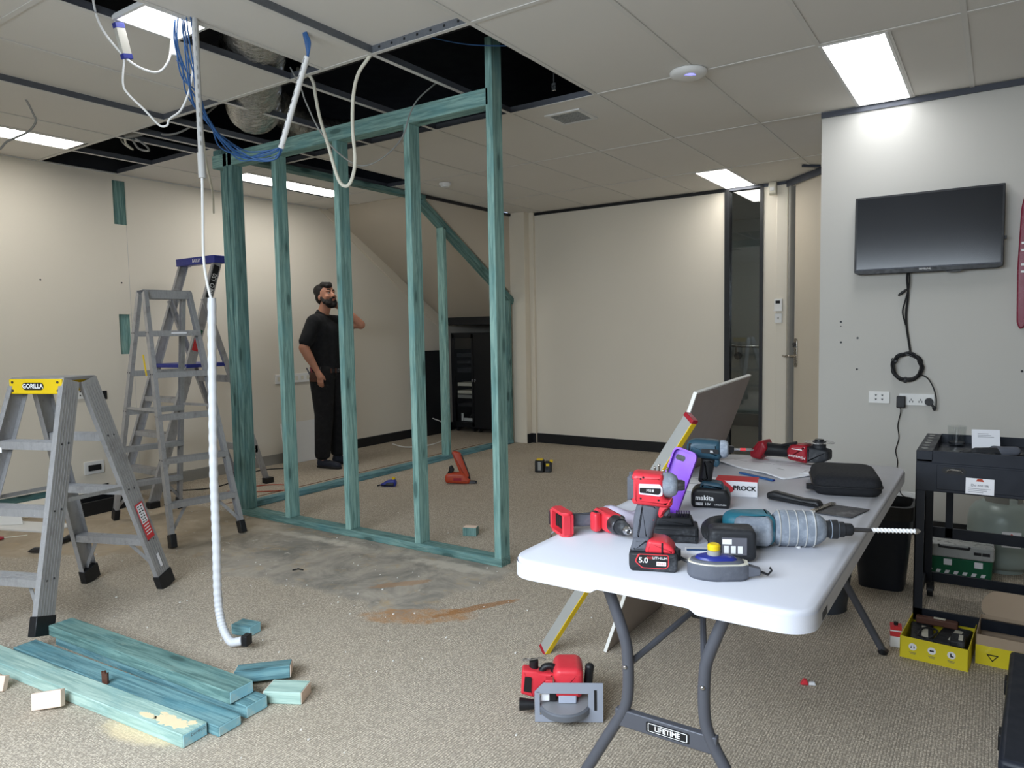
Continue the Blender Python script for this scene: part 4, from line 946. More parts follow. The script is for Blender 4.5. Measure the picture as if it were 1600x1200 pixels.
bs = MB(); bs.pxz(rpoly([(-.105,-.128),(-.005,-.128),(.0,-.148),(-.012,-.168),(-.10,-.168),(-.112,-.148)],.006),-.040,-.030); bs.pxz(rpoly([(-.105,-.128),(-.005,-.128),(.0,-.148),(-.012,-.168),(-.10,-.168),(-.112,-.148)],.006),.030,.040); bs.box(-.112,0,-.032,.032,-.142,-.128); bs.box(-.112,-.098,-.032,.032,-.168,-.135); bs.box(-.014,0,-.032,.032,-.165,-.135)
bs.build('battery_foot', M['red'], t, bev=.002)
for k in range(5): MB().box(-.085+k*.014,-.080+k*.014,-.02,.02,-.158,-.140).build('terminal', M['metal_d'], t)
MB().pxzr(rpoly([(-.122,-.140),(-.108,-.134),(-.104,-.166),(-.118,-.172)],.004),.05,.006).build('base_bumper', M['black_d'], t)
MB().tube(cat([(-.03,.035,-.165),(-.03,.052,-.175),(-.05,.058,-.180),(-.08,.05,-.178),(-.08,.038,-.165)],4),.003,6).build('belt_hook', M['metal'], t)
# teal driver
t = thingM('impact_driver','dark teal cordless driver with a long bit standing behind the purple phone case','power tool',T(-.745,2.225,TZ) @ RZ(16))
b = MB().pxzr(rpoly([(-.055,0),(.055,0),(.060,.012),(.060,.040),(.048,.062),(-.044,.064),(-.060,.048),(-.060,.012)],.010),.080,.012).build('battery', M['black'], t)
text('makita',.021,M['whiteink'],b,T(-.018,-.0408,.033) @ FY,bold=.0004); MB().box(-.045,-.022,-.0412,-.0402,.010,.018).build('print_box', M['whiteink'], b); text('BL1850B',.0075,M['blackink'],b,T(-.0335,-.0416,.014) @ FY); text('18V',.011,M['whiteink'],b,T(-.008,-.0408,.014) @ FY); text('LITHIUM-ION',.006,M['whiteink'],b,T(.030,-.0408,.013) @ FY)
MB().pxzr(rpoly([(-.036,.060),(.044,.056),(.034,.078),(-.026,.084)],.008),.062,.01).build('foot_housing', M['teal_dark'], t)
MB().pxzr(rpoly([(-.040,.075),(.002,.075),(.006,.11),(.016,.155),(-.030,.16),(-.034,.12)],.01,4),.038,.015,n=4).build('handle', M['black'], t)
MB().pxzr(rpoly([(-.075,.158),(.026,.150),(.034,.162),(.030,.212),(-.050,.216),(-.074,.204)],.014,4),.062,.018,n=4).build('housing', M['teal_dark'], t)
MB().pxzr(rpoly([(-.078,.162),(-.052,.160),(-.048,.212),(-.072,.205)],.010),.060,.018).build('rear_cap', M['black'], t)
MB().pxz(rpoly([(-.028,.188),(.024,.186),(.024,.172),(-.028,.174)],.003),-.0325,-.031).build('badge', M['black'], t); text('BL',.011,M['whiteink'],t,T(.004,-.0332,.179) @ FY)
MB().latheX([(.028,.028),(.040,.029),(.050,.025),(.054,.018)],24,T(0,0,.184)).build('nose_bumper', M['dusty'], t)
MB().latheX([(.05,.012),(.066,.011),(.07,.008)],16,T(0,0,.184)).build('collet', M['black'], t); MB().latheX([(.068,.0045),(.12,.004),(.128,.0015)],10,T(0,0,.184)).build('bit', M['metal'], t); MB().latheX([(.088,.0052),(.105,.0052)],10,T(0,0,.184)).build('bit_sleeve', M['redink'], t)
MB().pxzr(rpoly([(.006,.154),(.026,.152),(.028,.136),(.018,.124),(.006,.130)],.006),.024,.006).build('trigger', M['teal_dark'], t)
# purple phone case leaning on the teal driver
Mx = frame((-.832,2.115,TZ+.004),(.055,.014,.0),( .20,.06,.95))
Mx = Matrix.Translation((-.842,2.085,TZ+.002)) @ RZ(4) @ RY(17) @ RX(-10) @ Matrix.Diagonal((.98,1,1.22,1))
t = thingM('phone_case','empty purple phone case leaning against the teal driver','phone case',Mx)
o_ = rr(.078,.165,.016,5,0,.0825); i_ = rr(.068,.155,.012,5,0,.0825)
MB().loft([[(x,-.010,z) for x,z in o_],[(x,.010,z) for x,z in o_],[(x,.010,z) for x,z in i_],[(x,-.010,z) for x,z in i_]],closed=True).build('rim', M['purple'], t, ang=30)
MB().pxz(i_,.007,.0095).build('back_shell', M['purple'], t); MB().prism(rr(.03,.014,.006,4),-.0005,.0005).build('lens_opening', M['black'], t, T(-.012,.0065,.140) @ RX(90))
# red and white box
t = thingM('small_carton','small red and white carton with black lettering beside the teal driver','carton',T(-.722,2.43,TZ) @ RZ(12) @ Matrix.Diagonal((1.15,1.15,1.1,1)))
MB().box(-.058,.058,-.035,.035,0,.048).build('carton_body', M['paper'], t, bev=.0015)
MB().box(-.0585,.0585,-.0355,.0355,.047,.0488).build('red_lid', M['redink'], t); MB().box(-.0592,-.0578,-.0355,.0355,.0,.048).build('red_side', M['redink'], t)
MB().pxz([(-.058,.048),(-.035,.048)]+[(-.058+.052*math.cos(a_),.024-.022*math.sin(a_)) for a_ in [k*PI/2/8 for k in range(9)]][:9]+[(-.058,.002)],-.0362,-.0350).build('red_swoosh', M['redink'], t)
text('PROCK',.019,M['blackink'],t,T(.022,-.0366,.026) @ FY,bold=.0006)
# dusty rotary hammer lying on its side with long bit
ax = Vector((.89,.40,0)).normalized(); up_ = Vector((ax.y*-1,ax.x,0))       # tool 'up' lies flat, away from the camera
Mx = Matrix(((ax.x,0,up_.x,-.465),(ax.y,0,up_.y,1.895),(0,-1,0,TZ+.047),(0,0,0,1)))
t = thingM('rotary_hammer','dust-covered teal rotary hammer drill with a long masonry bit','power tool',Mx)
MB().latheX([(-.005,.036),(.004,.044),(.02,.046),(.085,.045),(.105,.038),(.118,.028),(.122,.022)],28).build('gear_housing', M['dusty'], t)
for k in range(5): MB().latheX([(.004+k*.021,.0458),(.0055+k*.021,.0472),(.007+k*.021,.0458)],28).build('housing_rib', M['pipe'], t)
MB().pxzr(rpoly([(-.002,.018),(.085,.020),(.098,.034),(.085,.047),(.01,.049),(-.004,.036)],.01),.06,.012).build('rubber_cover', M['black_d'], t)
MB().pxzr(rpoly([(-.125,-.028),(-.05,-.046),(-.004,-.04),(-.004,.044),(-.05,.046),(-.11,.040),(-.135,.012)],.018,4),.082,.022,n=4).build('motor_housing', M['teal'], t)
MB().pxzr(rpoly([(-.10,-.052),(-.02,-.058),(-.006,-.020),(-.04,-.016),(-.11,-.030)],.010,4),.076,.018,n=4).build('lower_cover', M['dusty'], t)
MB().tube(cat([(-.10,0,.035),(-.140,0,.028),(-.165,0,-.01),(-.170,0,-.06),(-.160,0,-.10)],5),[.021]*21,12).build('handle', M['black_d'], t, ang=80)
MB().latheX([(.118,.021),(.132,.0215),(.133,.024),(.150,.024),(.152,.020),(.166,.0195),(.167,.0165),(.184,.0155),(.188,.012)],24).build('chuck', M['black_d'], t)
for x,r in ((.1335,.0245),(.151,.0225)): MB().latheX([(x-.001,r),(x+.001,r)],24).build('dust_ring', M['dusty'], t)
MB().latheX([(.184,.006),(.220,.0055),(.235,.0045)],12).build('bit_shank', M['metal_d'], t)
pts = []; m = MB(); L0, L1 = .232, .335
rings = []
for k in range(61):
    x = L0+(L1-L0)*k/60; a_ = k*.62; rings.append([(x,(.0062 if (q%4)<2 else .004)*math.cos(a_+q*PI/4),(.0062 if (q%4)<2 else .004)*math.sin(a_+q*PI/4)) for q in range(8)])
m.loft(rings); m.build('bit_flute', M['whiteink'], t, ang=20)
MB().latheX([(.334,.007),(.342,.0065),(.348,.001)],8).build('bit_tip', M['metal'], t)
MB().cyl((.055,.044,-.01),(.055,.058,-.02),.006,n=10).build('depth_stop', M['whiteink'], t)
# its battery facing the camera
bt = MB().pxzr(rr(.112,.074,.014,4),.062,.010,n=4)
Mb = T(-.145,-.004,-.145) @ RX(0)
bb = MB().pxzr(rr(.108,.076,.014,4),.072,.010,n=4).build('battery', M['black_d'], t, T(-.125,.004,-.125) @ RX(-90))
MB().box(-.027,.031,-.022,.020,0,.0012).build('battery_label', M['ink'], bb, T(0,.0358,0) @ RX(-90))
m = MB()
for k in range(3): m.box(-.022+k*.016,-.011+k*.016,-.018,.0,.0012,.002)
m.box(-.026,-.004,.004,.016,.0012,.002); m.build('battery_label_print', M['whiteink'], bb, T(0,.0358,0) @ RX(-90))
# chalk reel
t = thingM('chalk_reel','grey and blue chalk line reel with a yellow cap at the table edge','chalk reel',T(-.508,1.585,TZ) @ RZ(22) @ Matrix.Diagonal((1,1,1.2,1)))
out = [(-.062*math.cos(a_)-.012,.038*math.sin(a_)) for a_ in [(-90+k*15)*PI/180 for k in range(13)]]+[(.045,.026),(.060,.012),(.060,-.012),(.045,-.026)]
MB().loft([[(x*.92,y*.85,0) for x,y in out],[(x,y,.006) for x,y in out],[(x,y,.026) for x,y in out],[(x*.97,y*.94,.032) for x,y in out]]).build('body', M['rubber'], t, bev=.002)
MB().loft([[(x*.9-.002,y*.86,.031) for x,y in out],[(x*.84-.004,y*.78,.036) for x,y in out],[(x*.7-.006,y*.7,.037) for x,y in out]]).build('upper_shell', M['rubber'], t)
MB().loft([[(x*.72-.005,y*.72,.035) for x,y in out],[(x*.62-.008,y*.64,.041) for x,y in out],[(x*.4-.01,y*.5,.044) for x,y in out]]).build('blue_cover', M['blue_pl'], t)
MB().loft([[(x*.98,y*.95,.029) for x,y in out],[(x*.98,y*.95,.0325) for x,y in out]]).build('yellow_trim', M['cream_pl'], t)
MB().cyl((-.015,0,.042),(-.015,0,.053),.015,n=18).build('cap_neck', M['grey_cable'], t); MB().lathe([(.014,.053),(.0145,.062),(.011,.065)],18,T(-.015,0,0)).build('cap', M['yellow'], t, bev=.001)
MB().loft([[(.055,-.013,.006),(.055,.013,.006),(.055,.013,.028),(.055,-.013,.028)],[(.086,-.008,.009),(.086,.008,.009),(.086,.008,.022),(.086,-.008,.022)]]).build('snout', M['rubber'], t, bev=.002)
MB().tube([(.086,0,.015),(.102,0,.010),(.110,0,.018),(.106,0,.024)],.0025,6).build('hook', M['black'], t); MB().tube(cat([(-.05,.02,.02),(-.075,.035,.02),(-.095,.03,.03)],4),.0035,8).build('crank_arm', M['black'], t); MB().cyl((-.095,.03,.022),(-.095,.03,.044),.008,n=12).build('crank_knob', M['black'], t)
# little blue-white sachet and paper strip
t = thingM('bit_packet','small blue and white packet beside the impact driver battery','packet',T(-.615,1.735,TZ) @ RZ(25)); MB().prism(rr(.06,.035,.004),0,.010).build('packet', M['paper'], t, bev=.003); MB().box(-.028,.028,-.017,-.006,.0101,.0112).build('blue_print', M['blue_cable'], t)
t = thingM('paper_strip','narrow white paper strip under the blue packet','paper',T(-.60,1.715,TZ) @ RZ(10)); MB().box(-.06,.06,-.022,.022,0,.0008).build('strip', M['paper'], t)
# paper sheets
def sheet(label, Mx, w, h, mat, wav=.003, lines=True, name='paper_sheet'):
    t = thingM(name, label, 'paper', Mx); n_, m_ = 12, 12; vs = []; fs = []
    for i in range(n_+1):
        for j in range(m_+1):
            x = -w/2+w*i/n_; y = -h/2+h*j/m_; z = .0015+wav*(1+math.sin(i*.9+j*.5))*(.5+.5*abs(i/n_-.5)*2)*(1 if 0 < i < n_ else .6); vs.append((x,y,z))
    for i in range(n_):
        for j in range(m_):
            a_ = i*(m_+1)+j; fs.append((a_,a_+m_+1,a_+m_+2,a_+1))
    o = MB().add(vs,fs).build('page', mat, t, ang=180); s_ = o.modifiers.new('solid','SOLIDIFY'); s_.thickness = .0006
    if lines:
        for k,(x,y,l,mt) in enumerate(((-.25,.1,.12,'redink'),(-.12,-.1,.2,'ink'),(.1,.05,.25,'ink'),(.22,-.2,.1,'blackink'),(-.3,-.25,.15,'ink'),(.0,.28,.3,'ink'))):
            MB().box(-l*w/2,l*w/2,-.0012,.0012,0,.0004).build('print_line', M[mt], t, T(x*w,y*h,.0035+2.2*wav) @ RZ(20*(k%3)))
    return t
sheet('large white plan sheet spread under the dark red grinder',T(-.73,2.98,TZ) @ RZ(-35),.42,.30,M['paper'],.004)
sheet('white instruction sheet tucked under the black case edge',T(-.50,2.98,TZ) @ RZ(-8),.20,.26,M['paper'],.003)
sheet('white sheet with printed heading behind the small carton',T(-.88,2.52,TZ) @ RZ(25),.21,.25,M['paper'],.002)
sheet('pale lavender crumpled sheet behind the bare drill',T(-.88,1.95,TZ) @ RZ(30),.20,.20,M['lav'],.012,False)
t = thingM('pencil','flat blue carpenter pencil lying between carton and papers','pencil',T(-.742,2.735,TZ+.0006) @ RZ(-30)); MB().box(-.085,.085,-.006,.006,0,.007).build('shaft', M['blue_cable'], t, bev=.001); MB().box(.083,.087,-.005,.005,.001,.006).build('end', M['blue_pl'], t)
# dark red cut-off grinder on the plan sheet
t = thingM('cut_off_grinder','dark red and black cordless grinder with a thin disc lying on the plans','power tool',T(-.70,3.09,TZ+.014) @ RZ(-8))
MB().pxzr(rpoly([(-.155,.0),(-.115,-.006),(-.085,.045),(-.10,.076),(-.125,.070),(-.16,.022)],.006),.085,.010).build('battery_foot', M['red_dark'], t)
MB().latheX([(-.118,.028),(-.10,.030),(-.06,.027),(.0,.026),(.012,.030)],22,T(0,0,.036)).build('handle', M['black'], t)
MB().pxzr(rpoly([(.0,.006),(.07,-.004),(.078,.0),(.078,.072),(.012,.070),(-.006,.045)],.008),.074,.014,n=4).build('housing', M['red_dark'], t)
text('Milwaukee',.016,M['whiteink'],t,T(.040,-.0385,.022) @ FY @ RZ(176)); MB().pxz([(.018,.052),(.06,.050),(.06,.053),(.018,.055)],-.0382,-.0365).build('print_line', M['whiteink'], t)
MB().pxzr(rpoly([(.074,.0),(.130,.002),(.158,.018),(.158,.056),(.130,.062),(.074,.066)],.008),.066,.012).build('gear_head', M['black_d'], t)
MB().cyl((.115,0,.060),(.115,0,.088),.026,n=22).build('collar', M['black_d'], t); MB().cyl((.115,0,.084),(.115,0,.0855),.058,n=40).build('disc', M['metal'], t); MB().cyl((.115,0,.0855),(.115,0,.096),.017,n=18).build('flange_nut', M['black'], t)
MB().tube([(-.03,-.02,.06),(.035,-.025,.078)],.006,8).build('lever_switch', M['black'], t)
# black zip case
t = thingM('zip_case','black padded zip case lying on the right half of the table','case',T(-.432,2.70,TZ) @ RZ(14) @ Matrix.Diagonal((1.2,1.08,1.0,1)))
oc = rr(.175,.265,.035,6)
MB().loft([[(x*.9,y*.93,0) for x,y in oc],[(x,y,.014) for x,y in oc],[(x,y,.046) for x,y in oc],[(x*.94,y*.95,.060) for x,y in oc],[(x*.82,y*.86,.066) for x,y in oc],[(x*.3,y*.3,.066) for x,y in oc]]).build('shell', M['case'], t, ang=60)
MB().tube([(x*1.012,y*1.008,.030) for x,y in oc],.0035,6,True).build('zip', M['black'], t); MB().box(-.004,.004,-.003,.003,-.028,.004).build('zip_pull', M['black'], t, T(.092,.02,.028)); MB().box(-.02,.0,-.012,.012,-.008,.008).build('hinge_tab', M['case'], t, T(-.085,-.08,.018))
# taping knife
t = thingM('taping_knife','taping knife with black handle and plaster-smeared steel blade','knife',T(-.46,2.36,TZ) @ RZ(-14))
MB().pxzr(rpoly([(-.155,.004),(-.04,.002),(.012,.002),(.024,.010),(.012,.026),(-.04,.024),(-.135,.034),(-.158,.024)],.008,4),.034,.010,n=4).build('handle', M['black'], t)
for x in (-.03,-.01): MB().cyl((x,0,.016),(x,0,.0195),.004,n=10).build('rivet', M['metal'], t)
MB().prism([(.0,-.012),(.03,-.04),(.03,-.075),(.135,-.06),(.135,.075),(.03,.06),(.03,.03),(.0,.012)],.003,.0045,RZ(0)).build('blade', pbr('smeared_steel',(62,62,66),.5,.4,.3,20,.3,(170,170,172)), t); MB().box(.02,.036,-.075,.066,.0045,.010).build('blade_spine', M['chrome'], t)
# ------------------------------------------------------------------ things leaning on and lying under the table
# plasterboard sheet: bottom on the floor, face resting on the table edge
lean = math.degrees(math.atan2(.362,1.0))
t = thing('plasterboard_sheet','grey plasterboard offcut leaning against the left table edge','plasterboard',M=T(-1.285,2.555,0) @ RY(lean))
# local: x normal, y along, z up the sheet; far edge cut aslant
oy = [(0,0),(.58,.0),(.60,.35),(.625,1.165),(-.03,1.138)]
MB().pyz(oy,-.012,0).build('sheet', M['board_grey'], t, bev=.0)
MB().pyz([(-.003,0),(.006,0),(-.024,1.138),(-.033,1.138)],-.0124,.0004).build('cut_edge', M['board_core'], t); MB().pyz([(-.03,1.134),(.625,1.161),(.625,1.167),(-.03,1.140)],-.0126,.0006).build('cut_edge', M['board_core'], t)
# spirit level
a = Vector((-1.504,2.429,.005)); b = Vector((-.853,2.345,1.005)); dv = (b-a).normalized(); L = (b-a).length
F = frame(a, dv, (0,-1,.0))
t = thing('spirit_level','long grey and yellow spirit level leaning beside the plasterboard','level',M=F @ RX(-28))
MB().box(0,L,-.024,.024,-.011,.011).build('beam', M['grey_cable'], t, bev=.002)
MB().box(.01,L-.01,-.0265,-.0235,-.0105,.0105).build('yellow_face', M['yellow'], t)
for x in (-.004,L-.012): MB().box(x,x+.016,-.026,.026,-.013,.013).build('end_cap', M['red_dark'], t, bev=.003)
MB().box(L*.5-.05,L*.5+.05,-.012,.012,-.0118,.0118).build('vial_window', M['clear'], t); MB().cyl((L*.5-.03,0,0),(L*.5+.03,0,0),.007,n=10).build('vial', M['yellow_box'], t)
# circular saw resting with its base plate facing the camera
t = thing('circular_saw','red circular saw resting on the carpet with its grey base plate upright','saw',M=T(-1.165,2.03,0) @ RZ(31))
po = rpoly([(-.112,.004),(.115,.004),(.115,.136),(-.035,.138),(-.082,.138),(-.112,.108)],.006)
def platehole():
    m = MB(); y0, y1 = -.022,-.0185
    m.pxz([(-.112,.004),(.115,.004),(.115,.028),(-.112,.028)],y0,y1); m.pxz([(-.112,.028),(-.095,.028),(-.095,.108),(-.112,.108)],y0,y1)
    m.pxz([(-.112,.108),(-.095,.102),(.066,.102),(.066,.138),(-.082,.138)],y0,y1); m.pxz([(.066,.028),(.115,.028),(.115,.138),(.066,.138)],y0,y1)
    return m
MB().box(0,0,0,0,0,0)
platehole().build('base_plate', pbr('grey_base_plate',(156,162,176),.45,.2,.05,10), t, smooth=False)
MB().box(.085,.094,-.0235,-.018,.045,.115).build('guide_slot', M['black'], t)
bl = MB(); bl.cyl((0,0,-.0012),(0,0,.0012),.082,n=48); o = bl.build('blade', pbr('saw_blade',(150,152,156),.5,.3), t, T(-.012,.012,.060) @ RX(4))
m = MB(); m.lathe([(.084,-.014),(.089,-.009),(.089,.008),(.084,.012),(.070,.012),(.070,.006),(.02,.004),(.02,-.014)],40); m.build('blade_guard', pbr('guard_grey',(112,116,124),.45,.3,.08,20), t, T(-.012,.012,.048) @ RX(4))
MB().pxzr(rpoly([(-.045,.085),(.045,.085),(.052,.12),(.052,.185),(.035,.202),(-.035,.202),(-.050,.180)],.012,4),.13,.02,M=T(.0,.06,0),n=4).build('motor_housing', M['red'], t, Matrix.Diagonal((1,1,.87,1)))
MB().box(-.04,.035,-.012,.03,.088,.106).build('upper_guard', M['red'], t, bev=.004); MB().box(-.032,.028,-.01,.03,.06,.09).build('arbor_cover', pbr('grey_arbor',(168,174,190),.5), t, bev=.004)
MB().box(-.09,-.062,-.008,.03,.068,.098).build('depth_window', M['paper'], t, bev=.003); MB().box(-.062,-.04,-.006,.03,.066,.1).build('depth_clamp', M['black'], t, bev=.003)
MB().pxzr(rpoly([(-.16,.085),(-.115,.07),(-.10,.11),(-.06,.135),(-.045,.165),(-.09,.170),(-.105,.176),(-.15,.182),(-.155,.175)],.006),.05,.008,M=T(0,.05,0)).build('rear_handle', M['red'], t, Matrix.Diagonal((1,1,.87,1)))
fr_ = MB().pxz(rpoly([(-.150,.10),(-.125,.095),(-.122,.155),(-.145,.158)],.004),.020,.026).build('handle_opening', M['black'], t, Matrix.Diagonal((1,1,.87,1)))
MB().cyl((-.115,.06,.165),(-.115,.06,.205),.016,n=14).build('battery_catch', M['black'], t, Matrix.Diagonal((1,1,.87,1))); MB().tube(cat([(-.09,.05,.165),(-.075,.05,.185),(-.05,.05,.185),(-.045,.05,.16)],4),.012,10).build('trigger_lever', M['black'], t, Matrix.Diagonal((1,1,.87,1)))
MB().cyl((.068,.05,.10),(.075,.05,.182),.015,n=14).sph((.075,.05,.184),.016,12,8).build('front_knob', M['black'], t, Matrix.Diagonal((1,1,.87,1)))
MB().cyl((-.115,.02,.042),(-.165,.02,.042),.016,.022,n=18).build('dust_port', M['black'], t)
MB().tube(cat([(-.12,.06,.205),(-.145,.055,.213),(-.15,.05,.207),(-.12,.045,.215),(-.09,.05,.220),(-.075,.05,.212)],4),.0025,6).build('hanging_hook', M['metal'], t, Matrix.Diagonal((1,1,.87,1)))
MB().box(-.075,-.05,-.020,.01,.130,.146).build('plate_catch', M['red'], t, bev=.002)
# orange nail gun on the far carpet
t = thing('nail_gun','orange nail gun resting upside down on the carpet behind the frame','nail gun',M=T(-3.83,4.86,0) @ RZ(30))
MB().pxzr(rpoly([(-.13,.008),(.02,.0),(.075,.0),(.085,.03),(.03,.095),(-.07,.10),(-.125,.09),(-.14,.05)],.02,4),.085,.025,n=4).build('body', M['orange'], t)
MB().pxzr(rpoly([(.005,.06),(.055,.03),(.075,.07),(.0,.27),(-.05,.285),(-.075,.275)],.01,4),.05,.012).build('magazine', M['orange'], t)
MB().pxzr(rpoly([(.06,.03),(.085,.03),(.075,.08),(.015,.25),(-.005,.255)],.004),.03,.006).build('nail_track', M['black_d'], t)
MB().pxzr(rpoly([(-.12,.08),(-.075,.085),(-.055,.12),(-.075,.16),(-.10,.15),(-.10,.12)],.01),.05,.012).build('trigger_grip', M['black'], t)
MB().box(.03,.125,-.025,.025,.0,.022).build('nose', M['metal_d'], t, bev=.004); MB().cyl((.12,-.01,.012),(.14,-.01,.012),.012,n=12).build('tip', M['black'], t)
MB().box(-.06,.01,-.0435,-.042,.03,.055).build('label', M['red_dark'], t)
# yellow-black tool
t = thing('laser_level','small black and yellow box-shaped measuring tool alone on the carpet','laser level',M=T(-3.47,5.64,0) @ RZ(24))
MB().box(-.075,.01,-.045,.045,0,.115).build('body', M['black'], t, bev=.012); MB().box(.014,.078,-.04,.04,.0,.10).build('lens_block', M['black_d'], t, bev=.01); MB().box(-.06,.0,-.036,.036,.108,.124).build('yellow_top', M['yellow'], t, bev=.006); MB().box(-.045,-.018,-.047,-.044,.02,.10).build('window', M['grey_cable'], t); MB().box(.03,.06,-.043,-.039,.06,.085).build('yellow_panel', M['yellow'], t)
MB().box(.06,.09,-.02,.02,.09,.115).build('yellow_knob', M['yellow'], t, bev=.005)
# dark chalk tool on the carpet
t = thing('chalk_line','dark blue chalk line reel lying on the carpet between the studs','chalk reel',M=T(-4.30,4.46,0) @ RZ(32)); MB().pxzr(rpoly([(-.06,.005),(.06,.0),(.07,.035),(.055,.062),(-.01,.055),(-.075,.018)],.012,4),.06,.015,n=4).build('body', M['blue_pl'], t); MB().pxzr(rpoly([(-.04,.01),(.05,.006),(.05,.04),(-.01,.04)],.008),.066,.008).build('grip_panel', M['black'], t); MB().cyl((.04,0,.055),(.045,0,.078),.014,n=12).build('cap', M['yellow'], t); MB().cyl((-.07,0,.014),(-.10,0,.006),.006,n=8).build('snout', M['black'], t)
# white board and debris at the left
t = thing('board_offcut','white board leaning on the wall behind the man','board',M=T(-5.93,4.93,0) @ RZ(0) @ RY(-9)); MB().box(-.008,.008,-.24,.26,0,.42).build('panel', M['board_white'], t, bev=.001)
t = thing('board_offcut','white plasterboard strip lying on the floor at the left edge','board',(-5.62,2.20,0),20); MB().box(-.32,.32,-.10,.10,0,.012).build('strip', M['board_white'], t, bev=.001)
t = thing('board_offcut','pale triangular board scrap propped beside the left strip','board',M=T(-5.75,2.13,.013) @ RZ(40) @ RX(-25)); MB().pxz([(-.1,0),(.12,0),(.08,.10),(-.02,.12)],-.005,.005).build('scrap', M['board_white'], t)
t = thing('board_offcut','long beige board leaning low along the left wall','board',M=T(-5.90,2.35,0) @ RZ(4) @ RY(-38)); MB().box(-.006,.006,-.75,.55,0,.13).build('strip', M['wall'], t, bev=.001)
t = thing('torch','black cylindrical hand torch lying on the floor beside the ladder foot','torch',M=T(-4.93,2.13,.022) @ RZ(118)); MB().latheX([(-.13,.016),(.05,.017),(.07,.022),(.13,.022)],14).build('barrel', M['black'], t); MB().latheX([(.12,.0235),(.14,.0235)],14).build('head_ring', M['metal_d'], t)
t = thing('claw_hammer','dark hammer head poking out beside the torch','hammer',M=T(-4.84,1.98,.0) @ RZ(30)); MB().pxzr(rpoly([(-.06,.0),(.05,.0),(.06,.03),(-.05,.035),(-.09,.012)],.008),.03,.006).build('head', M['metal_d'], t); MB().tube([(0,0,.018),(-.05,.24,.015)],.013,10).build('handle', M['black'], t)
t = thing('screwdriver','red-handled tool lying on the floor at the left picture edge','screwdriver',M=T(-5.38,1.98,.014) @ RZ(60)); MB().latheX([(-.11,.010),(-.09,.015),(-.02,.013),(0,.009)],12).build('grip', M['red_dark'], t); MB().latheX([(0,.0035),(.13,.003)],8).build('shaft', M['cream_pl'], t)
t = thing('crate','low black crate by the left wall behind the ladders','crate',(-5.72,2.72,0),4); MB().box(-.17,.17,-.21,.21,0,.02).box(-.17,.17,-.21,-.195,.02,.10).box(-.17,.17,.195,.21,.02,.10).box(-.17,-.155,-.195,.195,.02,.10).box(.155,.17,-.195,.195,.02,.10).build('tray', M['black'], t, smooth=False)
cable('thin dark lead lying on the floor near the left wall',[(-5.9,3.3,.006),(-5.6,3.62,.006),(-5.72,4.0,.006),(-5.9,4.35,.006),(-5.72,4.62,.006)],.005,M['black'])
cable('orange lead curling on the floor behind the corner stud',[(-5.35,3.62,.005),(-5.1,3.75,.005),(-4.95,3.92,.005),(-5.05,4.05,.005),(-5.25,3.98,.005),(-5.35,3.8,.005)],.004,M['orange'])
cable('white cable lying on the carpet under the stair slope',[(-5.9,6.2,.006),(-5.6,6.1,.006),(-5.45,6.3,.006),(-5.55,6.7,.006),(-5.75,6.95,.05),(-5.9,7.15,.14),(-5.95,7.0,.22)],.007,M['white_pl'])
# scattered plaster crumbs and bits
m = MB(); random.seed(5)
for k in range(140):
    x, y = random.uniform(-5,-1.2), random.uniform(1.1,4.0)
    if k % 3: x, y = random.gauss(-2.7,.7), random.gauss(2.2,.6)
    s_ = random.uniform(.002,.006); m.cb((x,y,s_*.4),(s_,s_*random.uniform(.6,1.6),s_*.8),None)
tag(m.build('plaster_crumbs', M['board_core'], smooth=False),'white plaster crumbs scattered over the carpet','debris',kind='stuff')
t = thing('wire_scrap','small black scrap of wire on the bare concrete','scrap',(-3.2,2.58,.003),40); MB().tube([(-.03,0,0),(0,.005,.004),(.03,-.006,0)],.004,6).build('scrap', M['black'], t)
t = thing('plastic_scrap','tiny red and white plastic scrap on the carpet under the table','scrap',(-.55,2.70,0),20); MB().pxzr(rpoly([(-.02,0),(.008,0),(.004,.018),(-.008,.02)],.003),.02,.003).build('red_piece', M['red'], t); MB().pxzr(rpoly([(.008,0),(.036,0),(.03,.012),(.01,.01)],.003),.016,.003).build('white_piece', M['paper'], t)
# bin and bucket behind the table
t = thing('waste_bin','tall black tapered waste bin behind the right table edge','bin',(-.455,3.99,0))
MB().loft([ring(rr(.20,.20,.05,5),0),ring(rr(.27,.27,.06,5),.42),ring(rr(.255,.255,.055,5),.42),ring(rr(.19,.19,.045,5),.015)],caps=False).build('shell', M['navy'], t, ang=50); MB().prism(rr(.2,.2,.05,5),.005,.012).build('base', M['navy'], t)
m = MB(); m.loft([ring(rr(.285,.285,.065,5),.36),ring(rr(.283,.283,.065,5),.427),ring(rr(.255,.255,.06,5),.43),ring(rr(.24,.24,.06,5),.33)],caps=False); m.build('bin_liner', M['black'], t)
t = thing('bucket','dark grey round bucket under the far end of the table','bucket',(-.66,3.52,0)); MB().lathe([(.115,0),(.15,.34),(.157,.345),(.157,.36),(.146,.36),(.112,.012)],36).build('shell', M['bucket'], t); MB().tube([(.157*math.cos(a_),.157*math.sin(a_),.30) for a_ in [k*PI/12 for k in range(13)]],.003,6).build('bail', M['metal'], t)
